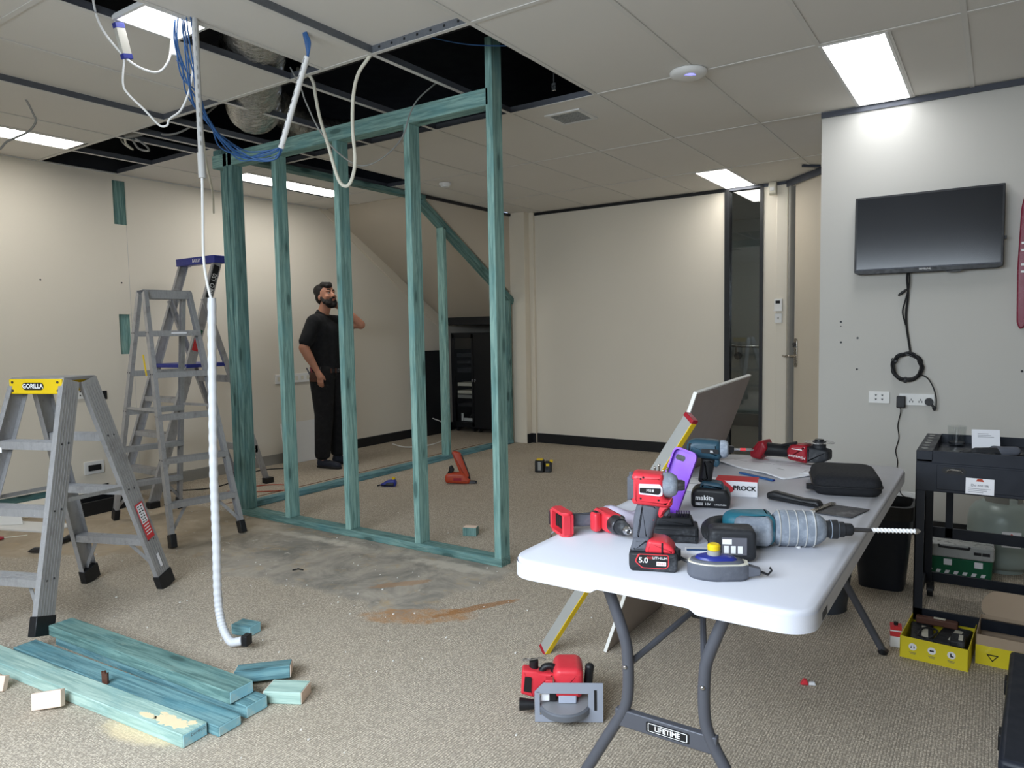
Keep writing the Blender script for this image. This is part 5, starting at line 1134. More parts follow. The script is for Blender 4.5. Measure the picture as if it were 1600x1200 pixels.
# ------------------------------------------------------------------ television and wall fittings
t = thing('television','flat black television tilted on the right wall','television',M=T(-.37,YT-.065,1.86) @ RX(-1.5))
sc_ = rpoly([(-.385,-.232),(-.36,-.244),(0,-.247),(.36,-.244),(.385,-.232),(.385,.228),(-.385,.228)],.006)
MB().pxz(sc_,-.012,.022).build('casing', M['black'], t, bev=.003)
MB().box(-.372,.372,-.0135,-.011,-.212,.216).build('screen', M['screen'], t, smooth=False)
MB().box(-.377,.377,-.0145,-.011,-.219,-.213).build('lower_trim', M['grey_trim'], t); text('SAMSUNG',.014,M['whiteink'],t,T(.0,-.0150,-.2275) @ FY)
MB().pxz(rpoly([(.10,-.238),(.19,-.238),(.18,-.254),(.11,-.254)],.004),-.008,.01).build('sensor_bump', M['black'], t)
MB().box(-.2,.2,.022,.05,-.15,.12).build('wall_bracket', M['metal_d'], t, bev=.004); MB().box(.383,.397,-.004,.012,-.085,-.065).build('side_knob', M['black'], t)
def curve(label, pts, r=.005, mat=None): return cable(label, pts, r, mat or M['black'])
curve('black power lead hanging from the television to the cable coil',[(-.465,YT-.02,1.64),(-.469,YT-.02,1.58),(-.462,YT-.018,1.487),(-.470,YT-.016,1.38),(-.467,YT-.018,1.30),(-.455,YT-.018,1.214),(-.440,YT-.02,1.12)],.0065)
curve('thin black aerial lead with a loose plug under the television',[(-.458,YT-.03,1.64),(-.455,YT-.03,1.55),(-.475,YT-.03,1.45),(-.488,YT-.03,1.38),(-.47,YT-.03,1.30)],.0045)
t = thing('cable_plug','loose black plug dangling below the television','plug',M=T(-.49,YT-.035,1.50) @ RY(-38)); MB().latheX([(-.03,.006),(-.005,.009),(.02,.007),(.03,.004)],10).build('plug_body', M['black'], t)
t = thing('cable_coil','coil of black cable hanging on the right wall','cable coil',(-.458,YT-.02,1.045))
for k in range(7):
    random.seed(k); r0 = .074+.004*(k%3); P_ = [((r0+.006*math.sin(q*1.7+k))*math.cos(q*PI/8),-.012+.010*math.sin(q*.9+k*1.3),(r0*1.04+.006*math.cos(q*1.3+k))*math.sin(q*PI/8)) for q in range(16)]
    MB().tube(cat(P_,3,True),.0062,8,True).build('loop', M['black'], t)
for a_ in (150,265): MB().box(-.008,.008,-.026,.008,-.018,.018).build('tie', M['black'], t, RY(-a_) @ T(.08,0,0) @ RY(90), bev=.003)
def plate(label, x, z, w, h, fx, cat_='socket'):
    t = thing('wall_socket', label, cat_, (x,YT,z)); MB().prism(rr(w,h,.004),0,.010).build('plate', M['white_pl'], t, RX(90), bev=.002)
    m = MB()
    for dx,dz in fx: m.box(dx-.002,dx+.002,-.0108,-.0098,dz-.006,dz+.006,None)
    m.build('slots', M['black'], t); return t
t = plate('white data plate with four outlets left of the cable coil',-.611,.850,.118,.074,[])
for dx in (-.018,.018):
    for dz in (-.013,.013): MB().pxz([(dx-.007,dz+.005),(dx+.007,dz+.005),(dx,dz-.006)],-.0115,-.0098).build('data_port', M['black'], t)
t = plate('white triple power outlet with two plugs below the coil',-.405,.843,.19,.072,[(-.028,.0),(-.02,-.012),(-.036,-.012),(.022,0),(.03,-.012),(.014,-.012)])
for dx in (-.075,-.025,.025,.075): MB().box(dx-.008,dx+.008,-.013,-.009,.018,.027).build('switch', M['white_pl'], t)
t = thing('power_adapter','black plug-in power adapter below the coil','adapter',(-.487,YT-.010,.828)); MB().box(-.024,.024,-.035,.0,-.036,.036).build('case', M['black'], t, bev=.005)
curve('thin black adapter lead dropping down the wall to the table height',[(-.489,YT-.03,.795),(-.489,YT-.02,.76),(-.503,YT-.012,.68),(-.496,YT-.012,.60),(-.512,YT-.012,.52),(-.500,YT-.012,.45),(-.506,YT-.012,.36),(-.48,YT-.02,.26),(-.45,YT-.03,.235)],.003)
t = thing('power_plug','round black power plug in the triple outlet','plug',(-.338,YT-.010,.833)); MB().cyl((0,0,0),(0,-.03,0),.024,.021,n=18).build('plug_body', M['black'], t); MB().cyl((.012,-.018,-.012),(.035,-.022,-.04),.007,n=10).build('strain_relief', M['black'], t)
curve('black lead from the cable coil looping into the outlet plug',[(-.385,YT-.02,1.0),(-.345,YT-.03,.975),(-.315,YT-.035,.92),(-.300,YT-.035,.86),(-.300,YT-.035,.80),(-.308,YT-.035,.785),(-.318,YT-.034,.80)],.004)
t = plate('low white outlet plate with black plugs behind the table corner',-.46,.215,.13,.10,[]);
for dx in (-.032,.028): MB().cyl((dx,-.01,-.012),(dx,-.045,-.012),.024,.022,n=16).build('plug_body', M['black'], t)
for dx in (-.032,.028): MB().box(dx-.01,dx+.01,-.014,-.009,.028,.038).build('switch', M['white_pl'], t)
# red board at the right picture edge
t = thing('red_pennant','glossy red pointed board with white print at the right picture edge','sign',(.165,YT-.001,1.65)); MB().pxz(rpoly([(-.085,-.05),(-.075,.30),(-.05,.42),(.12,.42),(.12,-.1),(-.045,-.375),(-.065,-.385),(-.08,-.35)],.02,4),-.03,0).build('board', M['maroon'], t, bev=.008,seg=3)
for z in (.1,.06,-.02,-.06): MB().box(-.068,-.05,-.0312,-.0298,z-.006,z+.006).build('print', M['whiteink'], t)
# thermostat, switch, sensor near the door
t = thing('thermostat','white wall controller with a dark display beside the door','thermostat',(-1.735,YB-.022,1.51)); MB().box(-.037,.037,-.018,0,-.058,.058).build('case', M['white_pl'], t, bev=.004); MB().box(-.024,.018,-.0195,-.017,.012,.042).build('display', M['blackink'], t); MB().box(-.04,.037,-.024,-.016,-.058,-.05).build('flap_lip', M['white_pl'], t)
t = thing('light_switch','white light switch below the wall controller','switch',(-1.735,YB-.022,1.385)); MB().box(-.034,.034,-.010,0,-.045,.045).build('plate', M['white_pl'], t, bev=.003); MB().box(-.006,.006,-.016,-.009,-.01,.01).build('rocker', M['grey_cable'], t)
t = thing('motion_sensor','cream motion sensor high on the wall beside the door','sensor',(-1.79,YB-.022,2.605)); MB().pyz(rpoly([(0,-.065),(0,.06),(-.035,.06),(-.06,.02),(-.05,-.05),(-.03,-.065)],.012,4),-.034,.034).build('case', M['cream_pl'], t, bev=.005); MB().box(-.022,.022,-.058,-.045,-.03,.02).build('lens', M['white_pl'], t, bev=.006)
# outlets on the left wall
def lplate(label, y, z, w, h): 
    t = thing('wall_socket', label, 'socket', (XL,y,z)); MB().box(0,.012,-w/2,w/2,-h/2,h/2).build('plate', M['white_pl'], t, bev=.003); return t
t = lplate('white double outlet on the left wall behind the yellow-capped ladder',2.79,.872,.15,.09)
for dy in (-.04,.0,.04):
    for dz in (-.015,.015): MB().box(.0115,.0128,dy-.005,dy+.005,dz-.006,dz+.006).build('slot', M['black'], t)
t = lplate('white wall plate with a black connector low on the left wall',2.905,.263,.155,.105); MB().box(.012,.022,-.05,.05,-.024,.024).build('connector', M['black'], t, bev=.004)
t = thing('wall_box','black open wall box beside the white double outlet','wall box',(XL,2.995,.845)); MB().box(0,.01,-.045,.045,-.035,.035).build('frame', M['black'], t, bev=.002)
t = lplate('long white outlet strip behind the man at hip height',4.94,.86,.46,.095)
for k in range(6): MB().box(.0115,.0135,-.19+k*.075-.016,-.19+k*.075+.016,-.022,.022).build('outlet', M['cream_pl'], t)
# ------------------------------------------------------------------ black trolley
t = thing('tool_trolley','black steel tool trolley with a drawer at the right edge','trolley',(.06,3.68,0))
x0,x1,y0,y1 = -.33,.40,-.28,.27
MB().box(x0,x1,y0,y1,.735,.745).build('tray_floor', M['cart'], t, smooth=False)
MB().box(x0+.06,x1,y0,y0+.006,.745,.785).box(x0+.06,x1,y1-.006,y1,.745,.785).box(x1-.006,x1,y0,y1,.745,.785).build('tray_lip', M['cart'], t, smooth=False)
MB().box(x0,x0+.06,y0,y1,.735,.783).build('side_rail', M['cart'], t, bev=.003)
for k in range(6): MB().cyl((x0+.026,y0+.07+k*.082,.7825),(x0+.026,y0+.07+k*.082,.7842),.012,n=16).build('rail_hole', M['whiteink'] if k < 0 else M['grey_cable'], t)
dw = MB().box(x0,x1,y0-.004,y1,.615,.735).build('drawer', M['cart'], t, bev=.003)
MB().box(x0+.075,x1-.02,y0-.008,y0-.004,.628,.728).build('drawer_front', M['cart'], dw, bev=.002)
MB().prism(rr(.085,.026,.012,4),0,.003).build('handle_recess', M['black'], dw, T(x0+.135,y0-.008,.708) @ RX(90)); MB().tube(cat([(x0+.11,y0-.010,.704),(x0+.125,y0-.02,.714),(x0+.155,y0-.02,.712),(x0+.165,y0-.010,.704)],4),.004,8).build('handle', M['metal'], dw)
pa = MB().box(-.048,.048,-.001,.001,-.032,.032).build('warning_label', M['paper'], t, T(x0+.225,y0-.010,.654)); MB().pxz([(-.014,.020),(.014,.020),(.008,.031),(-.008,.031)],-.0016,-.001).build('label_triangle', M['orange'], pa); text('Do not lift',.014,M['ink'],pa,T(0,-.0016,.004) @ FY)
m = MB()
for k in range(3): m.box(-.038,.036-.012*k,-.0016,-.001,-.010-k*.007,-.0085-k*.007)
m.build('label_lines', M['ink'], pa)
for x in (x0,x1-.035):
    for y in (y0,y1-.035): MB().box(x,x+.035,y,y+.004,.06,.735).box(x,x+.004,y,y+.035,.06,.735).build('leg', M['cart'], t, smooth=False)
for z in (.09,): MB().box(x0,x1,y0,y0+.012,z-.022,z+.022).build('bottom_rail', M['cart'], t, smooth=False); MB().box(x0,x1,y1-.012,y1,z-.022,z+.022).build('bottom_rail', M['cart'], t, smooth=False); MB().box(x0,x0+.012,y0,y1,z-.022,z+.022).build('bottom_rail', M['cart'], t, smooth=False)
MB().box(x0,x1,y1-.01,y1,.285,.335).build('back_rail', M['cart'], t, smooth=False); MB().box(x0+.085,x0+.115,y1-.01,y1,.29,.735).build('back_upright', M['cart'], t, smooth=False)
for x in (x0+.03,x1-.03):
    for y in (y0+.03,y1-.03): MB().cyl((x-.012,y,.03),(x+.012,y,.03),.03,n=18).box(x-.016,x+.016,y-.01,y+.01,.03,.07).build('caster', M['black'], t)
t = thing('drinking_glass','clear drinking glass standing on the black trolley','glass',(-.145,3.87,.745)); MB().lathe([(.030,.002),(.034,.006),(.039,.09),(.0365,.09),(.0315,.012),(.001,.011)],28).build('vessel', M['clear'], t); MB().lathe([(.031,.012),(.033,.03),(.001,.030)],24,Matrix.Diagonal((1,1,.55,1))).build('drink', M['black_d'], t)
t = thing('note_card','cream note card propped up on the black trolley','card',M=T(-.03,3.70,.75) @ RZ(12) @ RX(-12)); MB().box(-.052,.052,-.001,.001,0,.095).build('card_sheet', M['paper'], t); 
for k in range(3): MB().box(-.03,.03-.01*k,-.0018,-.0008,.062+k*.007,.0635+k*.007).build('print_line', M['ink'], t)
t = thing('work_gloves','pair of dark work gloves lying beside the note card','gloves',M=T(-.01,3.60,.746) @ RZ(14))
blob('palm',[('c',(-.06,0,.018),(.03,.01,.018),.018,.022),('c',(-.06,0,.016),(-.105,-.02,.012),.010,.008),('c',(-.06,.01,.016),(-.11,.008,.012),.010,.008),('c',(-.05,.02,.016),(-.095,.035,.012),.010,.008),('c',(.0,-.03,.014),(-.04,-.055,.012),.010,.008)],.006,M['black_d'],t,4); blob('cuff',[('c',(.03,.01,.020),(.09,.015,.024),.022,.020),('c',(.02,.05,.02),(.09,.05,.018),.02,.016)],.006,M['rubber'],t,4)
t = thing('pliers','small dark pliers lying at the right end of the trolley','pliers',M=T(.085,3.66,.752) @ RZ(30)); MB().tube(cat([(-.05,.012,0),(0,.004,0),(.05,.02,0)],4),.005,8).build('jaw', M['metal_d'], t); MB().tube(cat([(-.05,-.012,0),(0,-.004,0),(.05,-.025,0)],4),.005,8).build('jaw', M['metal_d'], t)
# gas bottle
t = thing('gas_cylinder','pale green gas cylinder behind the black trolley','gas bottle',(.045,4.55,0))
MB().lathe([(.10,.0),(.10,.025),(.13,.03),(.15,.05),(.158,.085),(.158,.27),(.150,.31),(.128,.345),(.10,.362),(.055,.372),(.02,.374)],44).build('tank', M['bottle'], t, ang=60)
MB().lathe([(.1585,.195),(.1605,.20),(.1585,.205)],44).build('weld_seam', M['bottle'], t)
m = MB(); 
for a0 in (200,320,80): 
    outl = [(math.cos(R_(a0+q*8))*.085,math.sin(R_(a0+q*8))*.085) for q in range(12)]; inl = [(x*.95,y*.95) for x,y in reversed(outl)]; m.prism(outl+inl,.355,.43)
m.build('collar', M['grey_cable'], t, smooth=False); MB().cyl((0,0,.37),(0,0,.42),.018,n=14).cyl((0,0,.40),(.0,-.05,.40),.010,n=12).build('valve', M['metal_d'], t)
ld = MB().box(-.042,.042,-.002,.0,-.04,.04).build('hazard_label', M['paper'], t, RZ(14) @ T(0,-.158,.20)); MB().prism([(0,.028),(.028,0),(0,-.028),(-.028,0)],0,.0005).build('red_diamond', M['redink'], ld, T(.0,-.0022,.004) @ RX(90))
# clear-lidded green organiser case
t = thing('parts_case','green parts case with a clear lid on the floor behind the trolley','case',M=T(-.145,4.28,0) @ RZ(2))
MB().loft([ring(rr(.29,.22,.02),0),ring(rr(.30,.23,.02),.13)]).build('green_base', M['green'], t, bev=.004)
MB().prism(rr(.31,.24,.02),.132,.20).build('clear_lid', pbr('cloudy_plastic',(170,172,170),.3,0,.1,10,.2,(120,120,116)), t, bev=.008)
for k in range(7): MB().pxz([(-.13+k*.038,.05),(-.112+k*.038,.05),(-.106+k*.038,.066),(-.124+k*.038,.066)],-.1155,-.1135).build('slot', M['paper'], t)
MB().tube([(-.08,-.122,.195),(-.08,-.130,.188),(.05,-.130,.188),(.05,-.122,.195)],.006,8).build('handle', M['black'], t)
for x in (-.125,.085,.12): MB().box(x-.016,x+.016,-.125,-.118,.16,.175).build('clip', M['black'], t, bev=.002)
for x in (-.04,.09): MB().box(x-.018,x+.018,-.124,-.114,.095,.125).build('latch', M['paper'], t, bev=.002)
# yellow box with contents
yb_ = thing('shoe_box','open yellow cardboard box with pictograms in front of the trolley','box',M=T(-.165,3.27,0) @ RZ(-4))
bw, bd, bh = .115, .15, .085
MB().box(-bw,bw,-bd,bd,0,.003).build('base', M['yellow_box'], yb_); 
for nm_, (a_,b_,c_,e_) in dict(f=(-bw,bw,-bd,-bd+.003),k=(-bw,bw,bd-.003,bd),l=(-bw,-bw+.003,-bd,bd),r=(bw-.003,bw,-bd,bd)).items(): MB().box(a_,b_,c_,e_,.003,bh).build('side', M['yellow_box'], yb_)
for k in range(3):
    x = -.07+k*.065; MB().cyl((x,-bd-.0006,.05),(x,-bd+.0,.05),.014,n=20).build('pictogram_disc', M['paper'], yb_)
    mm = MB()
    if k == 0: mm.pxz([(x-.008,.046),(x-.004,.056),(x-.003,.044)],-bd-.0012,-bd-.0006).pxz([(x+.008,.046),(x+.004,.056),(x+.003,.044)],-bd-.0012,-bd-.0006)
    elif k == 1: mm.pxz([(x-.007,.047),(x+.007,.053),(x+.007,.047),(x-.007,.053)],-bd-.0012,-bd-.0006)
    else: mm.pxz([(x-.004,.058),(x,.058),(x+.001,.049),(x+.008,.047),(x+.008,.043),(x-.004,.043)],-bd-.0012,-bd-.0006)
    mm.build('pictogram', M['blackink'], yb_); MB().box(x-.012,x+.012,-bd-.0006,-bd,.026,.028).box(x-.008,x+.01,-bd-.0006,-bd,.021,.0225).build('caption_line', M['ink'], yb_)
G3 = 'dark items packed in the yellow box'
for k,(x,y,rz,sx,sy,sz,z,lab) in enumerate(((-.06,.0,8,.08,.2,.06,.004,'dark pouch lying left inside the yellow box'),(.045,.02,-6,.10,.2,.062,.004,'black charger block on the right inside the yellow box'),(.07,-.06,4,.05,.09,.025,.067,'purple-black packet with cream label on top in the yellow box'),(-.02,.085,2,.15,.03,.03,.068,'flat brown sleeve along the back of the yellow box'))):
    t = thing('packed_item', lab, 'tool part', M=T(-.165,3.27,0) @ RZ(-4) @ T(x,y,z) @ RZ(rz), group=G3); MB().box(-sx/2,sx/2,-sy/2,sy/2,0,sz).build('body', M['black_d' if k != 3 else 'leather'], t, bev=.006)
    MB().box(-sx*.14,sx*.14,-sy*.3,sy*.3,sz,sz+.0012).build('cream_label', M['cream_pl'], t, T(.01,0,0))
cable('black lead coiled on top of the items in the yellow box',[(-.24,3.20,.06),(-.22,3.28,.075),(-.17,3.25,.085),(-.20,3.19,.07),(-.25,3.26,.062),(-.20,3.33,.07)],.004,M['black'])
t = thing('sealant_tube','small red and white carton standing beside the yellow box','carton',M=T(-.315,3.23,0) @ RZ(8)); MB().box(-.02,.02,-.022,.022,0,.085).build('carton', M['paper'], t, bev=.002); MB().box(-.0206,.0206,-.0226,.0226,.045,.086).build('red_top', M['redink'], t); MB().box(-.0208,.0208,-.0228,.0228,.066,.071).build('white_band', M['paper'], t); MB().cyl((0,0,.086),(0,0,.098),.008,n=12).build('cap', M['black'], t)
t = thing('card_box','yellow and brown cardboard box with open flap cut by the right picture edge','box',M=T(.10,3.33,.0) @ RZ(-3))
MB().box(-.135,.16,-.12,.12,0,.003).box(-.135,.16,-.12,-.117,.003,.115).box(-.135,.16,.117,.12,.003,.115).box(-.135,-.132,-.12,.12,.003,.115).box(.157,.16,-.12,.12,.003,.115).build('tray', M['card'], t, smooth=False)
MB().pxz(rpoly([(-.135,.0),(.16,.0),(.16,.10),(-.10,.10),(-.135,.06)],.03,5),0,.003).build('flap', M['card'], t, T(0,.118,.115) @ RX(-18)); MB().box(-.135,.16,-.1212,-.12,.0,.075).build('yellow_print', M['yellow_box'], t)
MB().box(-.02,.10,-.1222,-.1212,.004,.07).build('address_label', M['paper'], t); MB().box(-.012,.014,-.1228,-.1222,.046,.064).build('label_block', M['ink'], t); text('27',.02,M['blackink'],t,T(.082,-.1226,.018) @ FY)
m = MB()
for k in range(5): m.box(-.012,.06,-.1228,-.1222,.012+k*.006,.0135+k*.006)
m.build('label_lines', M['ink'], t); MB().pxz([(-.10,.045),(-.06,.045),(-.08,.018)],-.1224,-.121).build('triangle_mark', M['blackink'], t); MB().pxz([(-.093,.041),(-.067,.041),(-.08,.024)],-.1230,-.1222).build('triangle_inner', M['yellow_box'], t)
t = thing('tool_case','low dark navy plastic tool case in the bottom right corner','case',M=T(.048,2.72,0) @ RZ(-2.6)); MB().box(0,.46,-.42,.40,0,.06).build('lower_shell', M['navy'], t, bev=.012); MB().box(0,.46,-.42,.40,.064,.115).build('lid', M['navy'], t, bev=.014); MB().box(.08,.36,-.3,.28,.1145,.120).build('lid_panel', M['navy'], t, bev=.004)
for y in (-.2,.2): MB().box(-.008,.006,y-.03,y+.03,.04,.09).build('latch', M['black'], t, bev=.003)
# server rack under the stair
t = thing('server_rack','black server rack with a glass door under the stair slope','rack',M=T(-5.62,7.44,0))
x0,x1,D,Hh = -.36,.36,.75,1.30
MB().box(x0,x0+.02,0,D,.06,Hh).box(x1-.02,x1,0,D,.06,Hh).box(x0,x1,D-.02,D,.06,Hh).box(x0,x1,0,D,Hh-.02,Hh).box(x0,x1,0,D,.06,.08).build('cabinet', M['black'], t, smooth=False)
MB().box(x0+.02,x0+.05,0,.02,.08,Hh-.02).box(-.03,-.0,0,.02,.08,Hh-.02).box(x0+.02,0,0,.02,.08,.13).box(x0+.02,0,0,.02,Hh-.07,Hh-.02).build('door_frame', M['black'], t, smooth=False)
MB().box(x0+.05,-.03,.006,.010,.13,Hh-.07).build('door_glass', M['clear'], t, smooth=False); MB().box(.005,x1-.02,0,.02,.08,Hh-.02).build('side_door', M['black'], t, bev=.003)
for x in (-.018,.03): MB().box(x-.008,x+.008,-.012,.0,.66,.70).build('latch', M['metal'], t, bev=.003)
for z,h,mt in ((.98,.05,'black_d'),(.90,.03,'black_d'),(.60,.044,'cream_pl'),(.50,.04,'cream_pl'),(.44,.044,'grey_cable'),(.33,.04,'metal_d'),(.78,.06,'metal_d')):
    MB().box(x0+.06,-.04,.05,.5,z,z+h).build('rack_unit', M[mt], t, bev=.002)
MB().box(x0+.12,x0+.15,.04,.05,.14,.24).build('tag', M['white_pl'], t); MB().box(x0+.16,-.06,.04,.05,.14,.18).build('tag', M['white_pl'], t)
for x in (x0+.05,x1-.05,-.05,.05):
    for y in (.06,D-.06): MB().cyl((x-.012,y,.03),(x+.012,y,.03),.03,n=16).build('caster', M['metal_d'], t)
t = thing('rack_panel','dark panel leaning on the left wall beside the server rack','panel',M=T(-5.985,7.05,0) @ RY(-2)); MB().box(-.012,.012,-.30,.30,0,1.08).build('panel', M['black'], t, bev=.004)
# ------------------------------------------------------------------ man looking up at the ceiling
pr = thing('person','man with dark hair and beard in black work clothes looking up behind the studs','person',M=T(-5.515,4.885,0) @ RZ(22))
# head frame: tilted back, turned slightly
HM = T(.03,.0,1.665) @ RZ(-22) @ RY(-15)
def hp(x,y,z): return tuple(HM @ Vector((x,y,z)))
fing = []
def hand(wrist, palm, dirs, r=.0085):
    """palm capsules plus five fingers given as joint chains"""
    out = [('c',wrist,palm,.026,.036)]
    for ch in dirs:
        for a_, b_ in zip(ch, ch[1:]): out.append(('c',a_,b_,r*1.05,r*.95))
    return out
SR, ER, WR = (-.02,-.19,1.42), (-.075,-.285,1.185), (.035,-.255,.965)
SL, EL, WL = (.0,.19,1.42), (.27,.26,1.40), (.16,.13,1.56)
body = [
 # head and neck
 ('e',hp(0,0,.045),(.095,.075,.095)),('e',hp(.03,0,-.01),(.072,.062,.085)),('e',hp(.045,0,-.055),(.05,.048,.05)),
 ('c',hp(.09,0,.035),hp(.116,0,-.008),.010,.014),('e',hp(.105,0,-.012),(.014,.018,.010)),
 ('e',hp(.082,.03,.045),(.02,.026,.010)),('e',hp(.082,-.03,.045),(.02,.026,.010)),
 ('e',hp(.07,.042,-.008),(.024,.02,.02)),('e',hp(.07,-.042,-.008),(.024,.02,.02)),
 ('e',hp(-.008,.074,.005),(.018,.010,.030)),('e',hp(-.008,-.074,.005),(.018,.010,.030)),
 ('c',(-.025,0,1.47),hp(-.01,0,-.05),.062,.056),
 # torso core (under the clothes)
 ('c',(-.02,-.12,1.40),(-.02,.12,1.40),.085,.085),('c',(-.01,0,1.32),(0,0,1.02),.13,.115),('c',(0,-.07,.94),(0,.07,.94),.10,.10),
 # arms
 ('c',SR,ER,.058,.048),('c',ER,(-.03,-.275,1.09),.050,.046),('c',(-.03,-.275,1.09),WR,.042,.028),
 ('c',SL,EL,.055,.041),('c',EL,(.215,.20,1.48),.046,.040),('c',(.215,.20,1.48),WL,.038,.027),
 # legs (under the trousers)
 ('c',(0,-.095,.92),(.01,-.105,.50),.075,.05),('c',(.01,-.105,.50),(-.01,-.11,.09),.048,.034),
 ('c',(.02,.095,.92),(.05,.11,.50),.075,.05),('c',(.05,.11,.50),(.04,.12,.09),.048,.034)]
# right hand hooked over the tool pouch: fingers bent down, thumb in front
W = Vector(WR); Pm = W+Vector((.035,-.002,-.062))
ch = []
for k,(o_,l_) in enumerate(((.026,.050),(.012,.055),(-.006,.050),(-.022,.040))):
    a_ = Pm+Vector((o_,-.014,-.022)); b_ = a_+Vector((.004,-.004,-l_*.6)); c_ = b_+Vector((-.004,.014,-l_*.5)); e_ = c_+Vector((-.008,.016,-l_*.2)); ch.append([tuple(a_),tuple(b_),tuple(c_),tuple(e_)])
ch.append([tuple(W+Vector((.03,.008,-.03))),tuple(W+Vector((.065,.006,-.055))),tuple(W+Vector((.075,.008,-.088)))])
body += hand(WR, tuple(Pm), ch)
# left hand raised to the side of the neck
W = Vector(WL); Pm = W+Vector((-.045,-.045,.03)); ch = []
for k,(o_,l_) in enumerate(((.020,.06),(.004,.065),(-.012,.06),(-.028,.05))):
    a_ = Pm+Vector((-.018,-.018,.012+o_)); b_ = a_+Vector((-.028,-.022,.008)); c_ = b_+Vector((-.026,-.014,-.004)); ch.append([tuple(a_),tuple(b_),tuple(c_)])
ch.append([tuple(W+Vector((-.01,-.02,.03))),tuple(W+Vector((-.02,-.045,.06))),tuple(W+Vector((-.03,-.06,.075)))])
body += hand(WL, tuple(Pm), ch)
blob('body', body, .0055, M['skin'], pr, 4)
# clothes
blob('t_shirt',[('c',(-.02,-.125,1.415),(-.02,.125,1.415),.098,.098),('c',(-.02,-.10,1.36),(-.01,-.07,1.0),.118,.112),('c',(-.02,.10,1.36),(-.01,.07,1.0),.118,.112),('c',(.03,0,1.33),(.03,0,1.02),.125,.12),('e',(0,0,.965),(.135,.185,.055)),
 ('c',(-.015,-.185,1.425),(-.062,-.262,1.25),.076,.070),('c',(.0,.19,1.43),(.17,.245,1.415),.076,.066),('c',(-.03,0,1.46),(-.02,0,1.50),.085,.070)],.009,M['shirt'],pr,6)
blob('trousers',[('c',(0,-.085,.93),(0,.085,.93),.118,.118),('c',(0,-.09,.88),(.015,-.105,.52),.122,.092),('c',(.015,-.105,.52),(-.012,-.112,.15),.092,.078),('c',(.02,.09,.88),(.055,.112,.52),.122,.092),('c',(.055,.112,.52),(.04,.122,.15),.092,.078),
 ('e',(-.012,-.112,.115),(.074,.070,.035)),('e',(.04,.122,.115),(.074,.070,.035)),('e',(-.02,0,.90),(.135,.15,.07))],.009,M['trouser'],pr,5)
def shoe(x,y,rz):
    q = T(x,y,0) @ RZ(rz)
    prims = [('c',tuple(q @ Vector((-.055,0,.045))),tuple(q @ Vector((.09,0,.038))),.042,.036),('c',tuple(q @ Vector((.09,0,.036))),tuple(q @ Vector((.165,0,.032))),.040,.030),('c',tuple(q @ Vector((-.05,0,.06))),tuple(q @ Vector((-.035,0,.105))),.042,.046)]
    s_ = blob('shoe',prims,.007,M['shoe'],pr,4)
    MB().prism(rpoly([(-.098,-.034),(.0,-.040),(.12,-.044),(.19,-.026),(.198,.0),(.19,.026),(.12,.044),(0,.040),(-.098,.034)],.03,4),0,.022).build('sole', M['black'], s_, q, bev=.004)
    for k in range(3): MB().tube([(.05+k*.025,-.026,.066-k*.004),(.055+k*.025,0,.080-k*.006),(.05+k*.025,.026,.066-k*.004)],.004,6).build('lace', M['black'], s_, q)
shoe(.015,-.112,-16); shoe(.07,.122,-6)
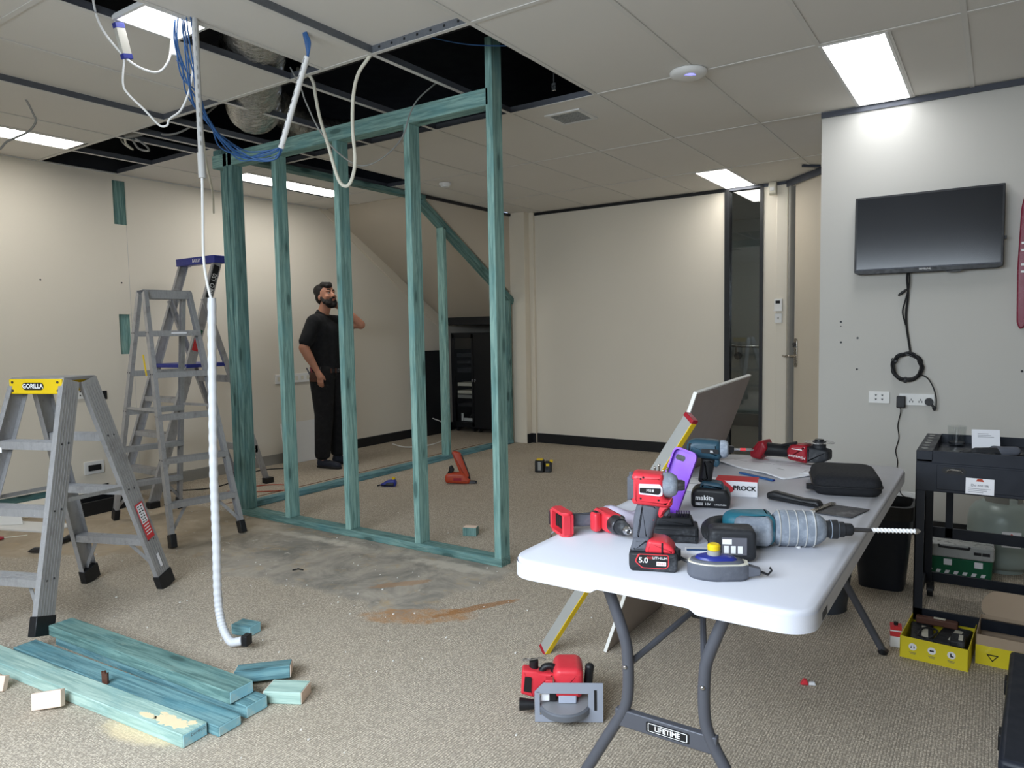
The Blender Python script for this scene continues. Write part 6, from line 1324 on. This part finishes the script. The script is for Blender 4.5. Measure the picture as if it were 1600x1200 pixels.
# hair, beard, face
blob('hair',[('e',hp(-.022,0,.078),(.098,.084,.074)),('e',hp(-.05,0,.03),(.066,.080,.085)),('e',hp(.035,0,.118),(.062,.066,.034)),('e',hp(.068,.0,.100),(.032,.056,.024)),('e',hp(-.01,.070,.045),(.034,.014,.045)),('e',hp(-.01,-.070,.045),(.034,.014,.045)),('e',hp(.05,.03,.128),(.03,.03,.022)),('e',hp(.03,-.03,.132),(.03,.03,.022))],.007,M['hair'],pr,2)
blob('beard',[('e',hp(.052,0,-.078),(.056,.052,.040)),('c',hp(.005,.062,-.02),hp(.05,.048,-.07),.016,.022),('c',hp(.005,-.062,-.02),hp(.05,-.048,-.07),.016,.022),('c',hp(.092,.026,-.035),hp(.104,0,-.026),.010,.009),('c',hp(.092,-.026,-.035),hp(.104,0,-.026),.010,.009),('c',hp(.088,.026,-.035),hp(.078,.034,-.075),.012,.018),('c',hp(.088,-.026,-.035),hp(.078,-.034,-.075),.012,.018),('e',hp(.078,0,-.092),(.032,.034,.028)),('c',hp(-.002,.066,.01),hp(.03,.062,-.05),.012,.022),('c',hp(-.002,-.066,.01),hp(.03,-.062,-.05),.012,.022),('e',hp(.045,.046,-.055),(.035,.02,.03)),('e',hp(.045,-.046,-.055),(.035,.02,.03))],.0055,M['hair'],pr,2)
for s_ in (-1,1):
    e_ = MB().sph((0,0,0),.0105,14,10).build('eye', M['eye_w'], pr, HM @ T(.0815,s_*.030,.027)); MB().sph((.0065,0,.002),.0062,10,8).build('iris', M['eye_d'], e_)
    blob('eyebrow',[('c',hp(.097,s_*.014,.052),hp(.088,s_*.046,.056),.006,.0045)],.003,M['hair'],pr,1)
blob('lips',[('c',hp(.106,.016,-.044),hp(.110,0,-.042),.005,.006),('c',hp(.106,-.016,-.044),hp(.110,0,-.042),.005,.006)],.003,M['lips'],pr,1)
# belt, pouch, pliers
bl_ = [(.138*math.cos(a_),.172*math.sin(a_),.955) for a_ in [k*PI/18 for k in range(36)]]
bt = MB().loft([[(x,y,z-.018) for x,y,z in bl_],[(x*1.02,y*1.02,z-.018) for x,y,z in bl_],[(x*1.02,y*1.02,z+.018) for x,y,z in bl_],[(x,y,z+.018) for x,y,z in bl_]],closed=True).build('belt', M['black_d'], pr)
MB().box(-.006,.006,-.022,.022,-.02,.02).build('buckle', M['metal'], bt, T(.144,0,.955)); 
for a_ in (300,320,340): MB().box(-.006,.006,-.006,.006,-.022,.022).build('belt_loop', M['leather'], bt, T(.142*math.cos(R_(a_)),.176*math.sin(R_(a_)),.955) @ RZ(a_))
po = MB().pxzr(rpoly([(-.05,.0),(.045,.0),(.05,.09),(-.055,.09)],.012),.05,.012).build('tool_pouch', M['leather'], pr, T(-.01,-.205,.855)); 
for k,(x,a_) in enumerate(((-.045,-28),(-.02,-18),(.03,22))): MB().cyl((0,0,0),(0,0,.085),.008,.007,n=8).build('pouch_tool', M['red_dark' if k == 1 else 'metal_d'], po, T(x,-.01,.06) @ RY(a_))
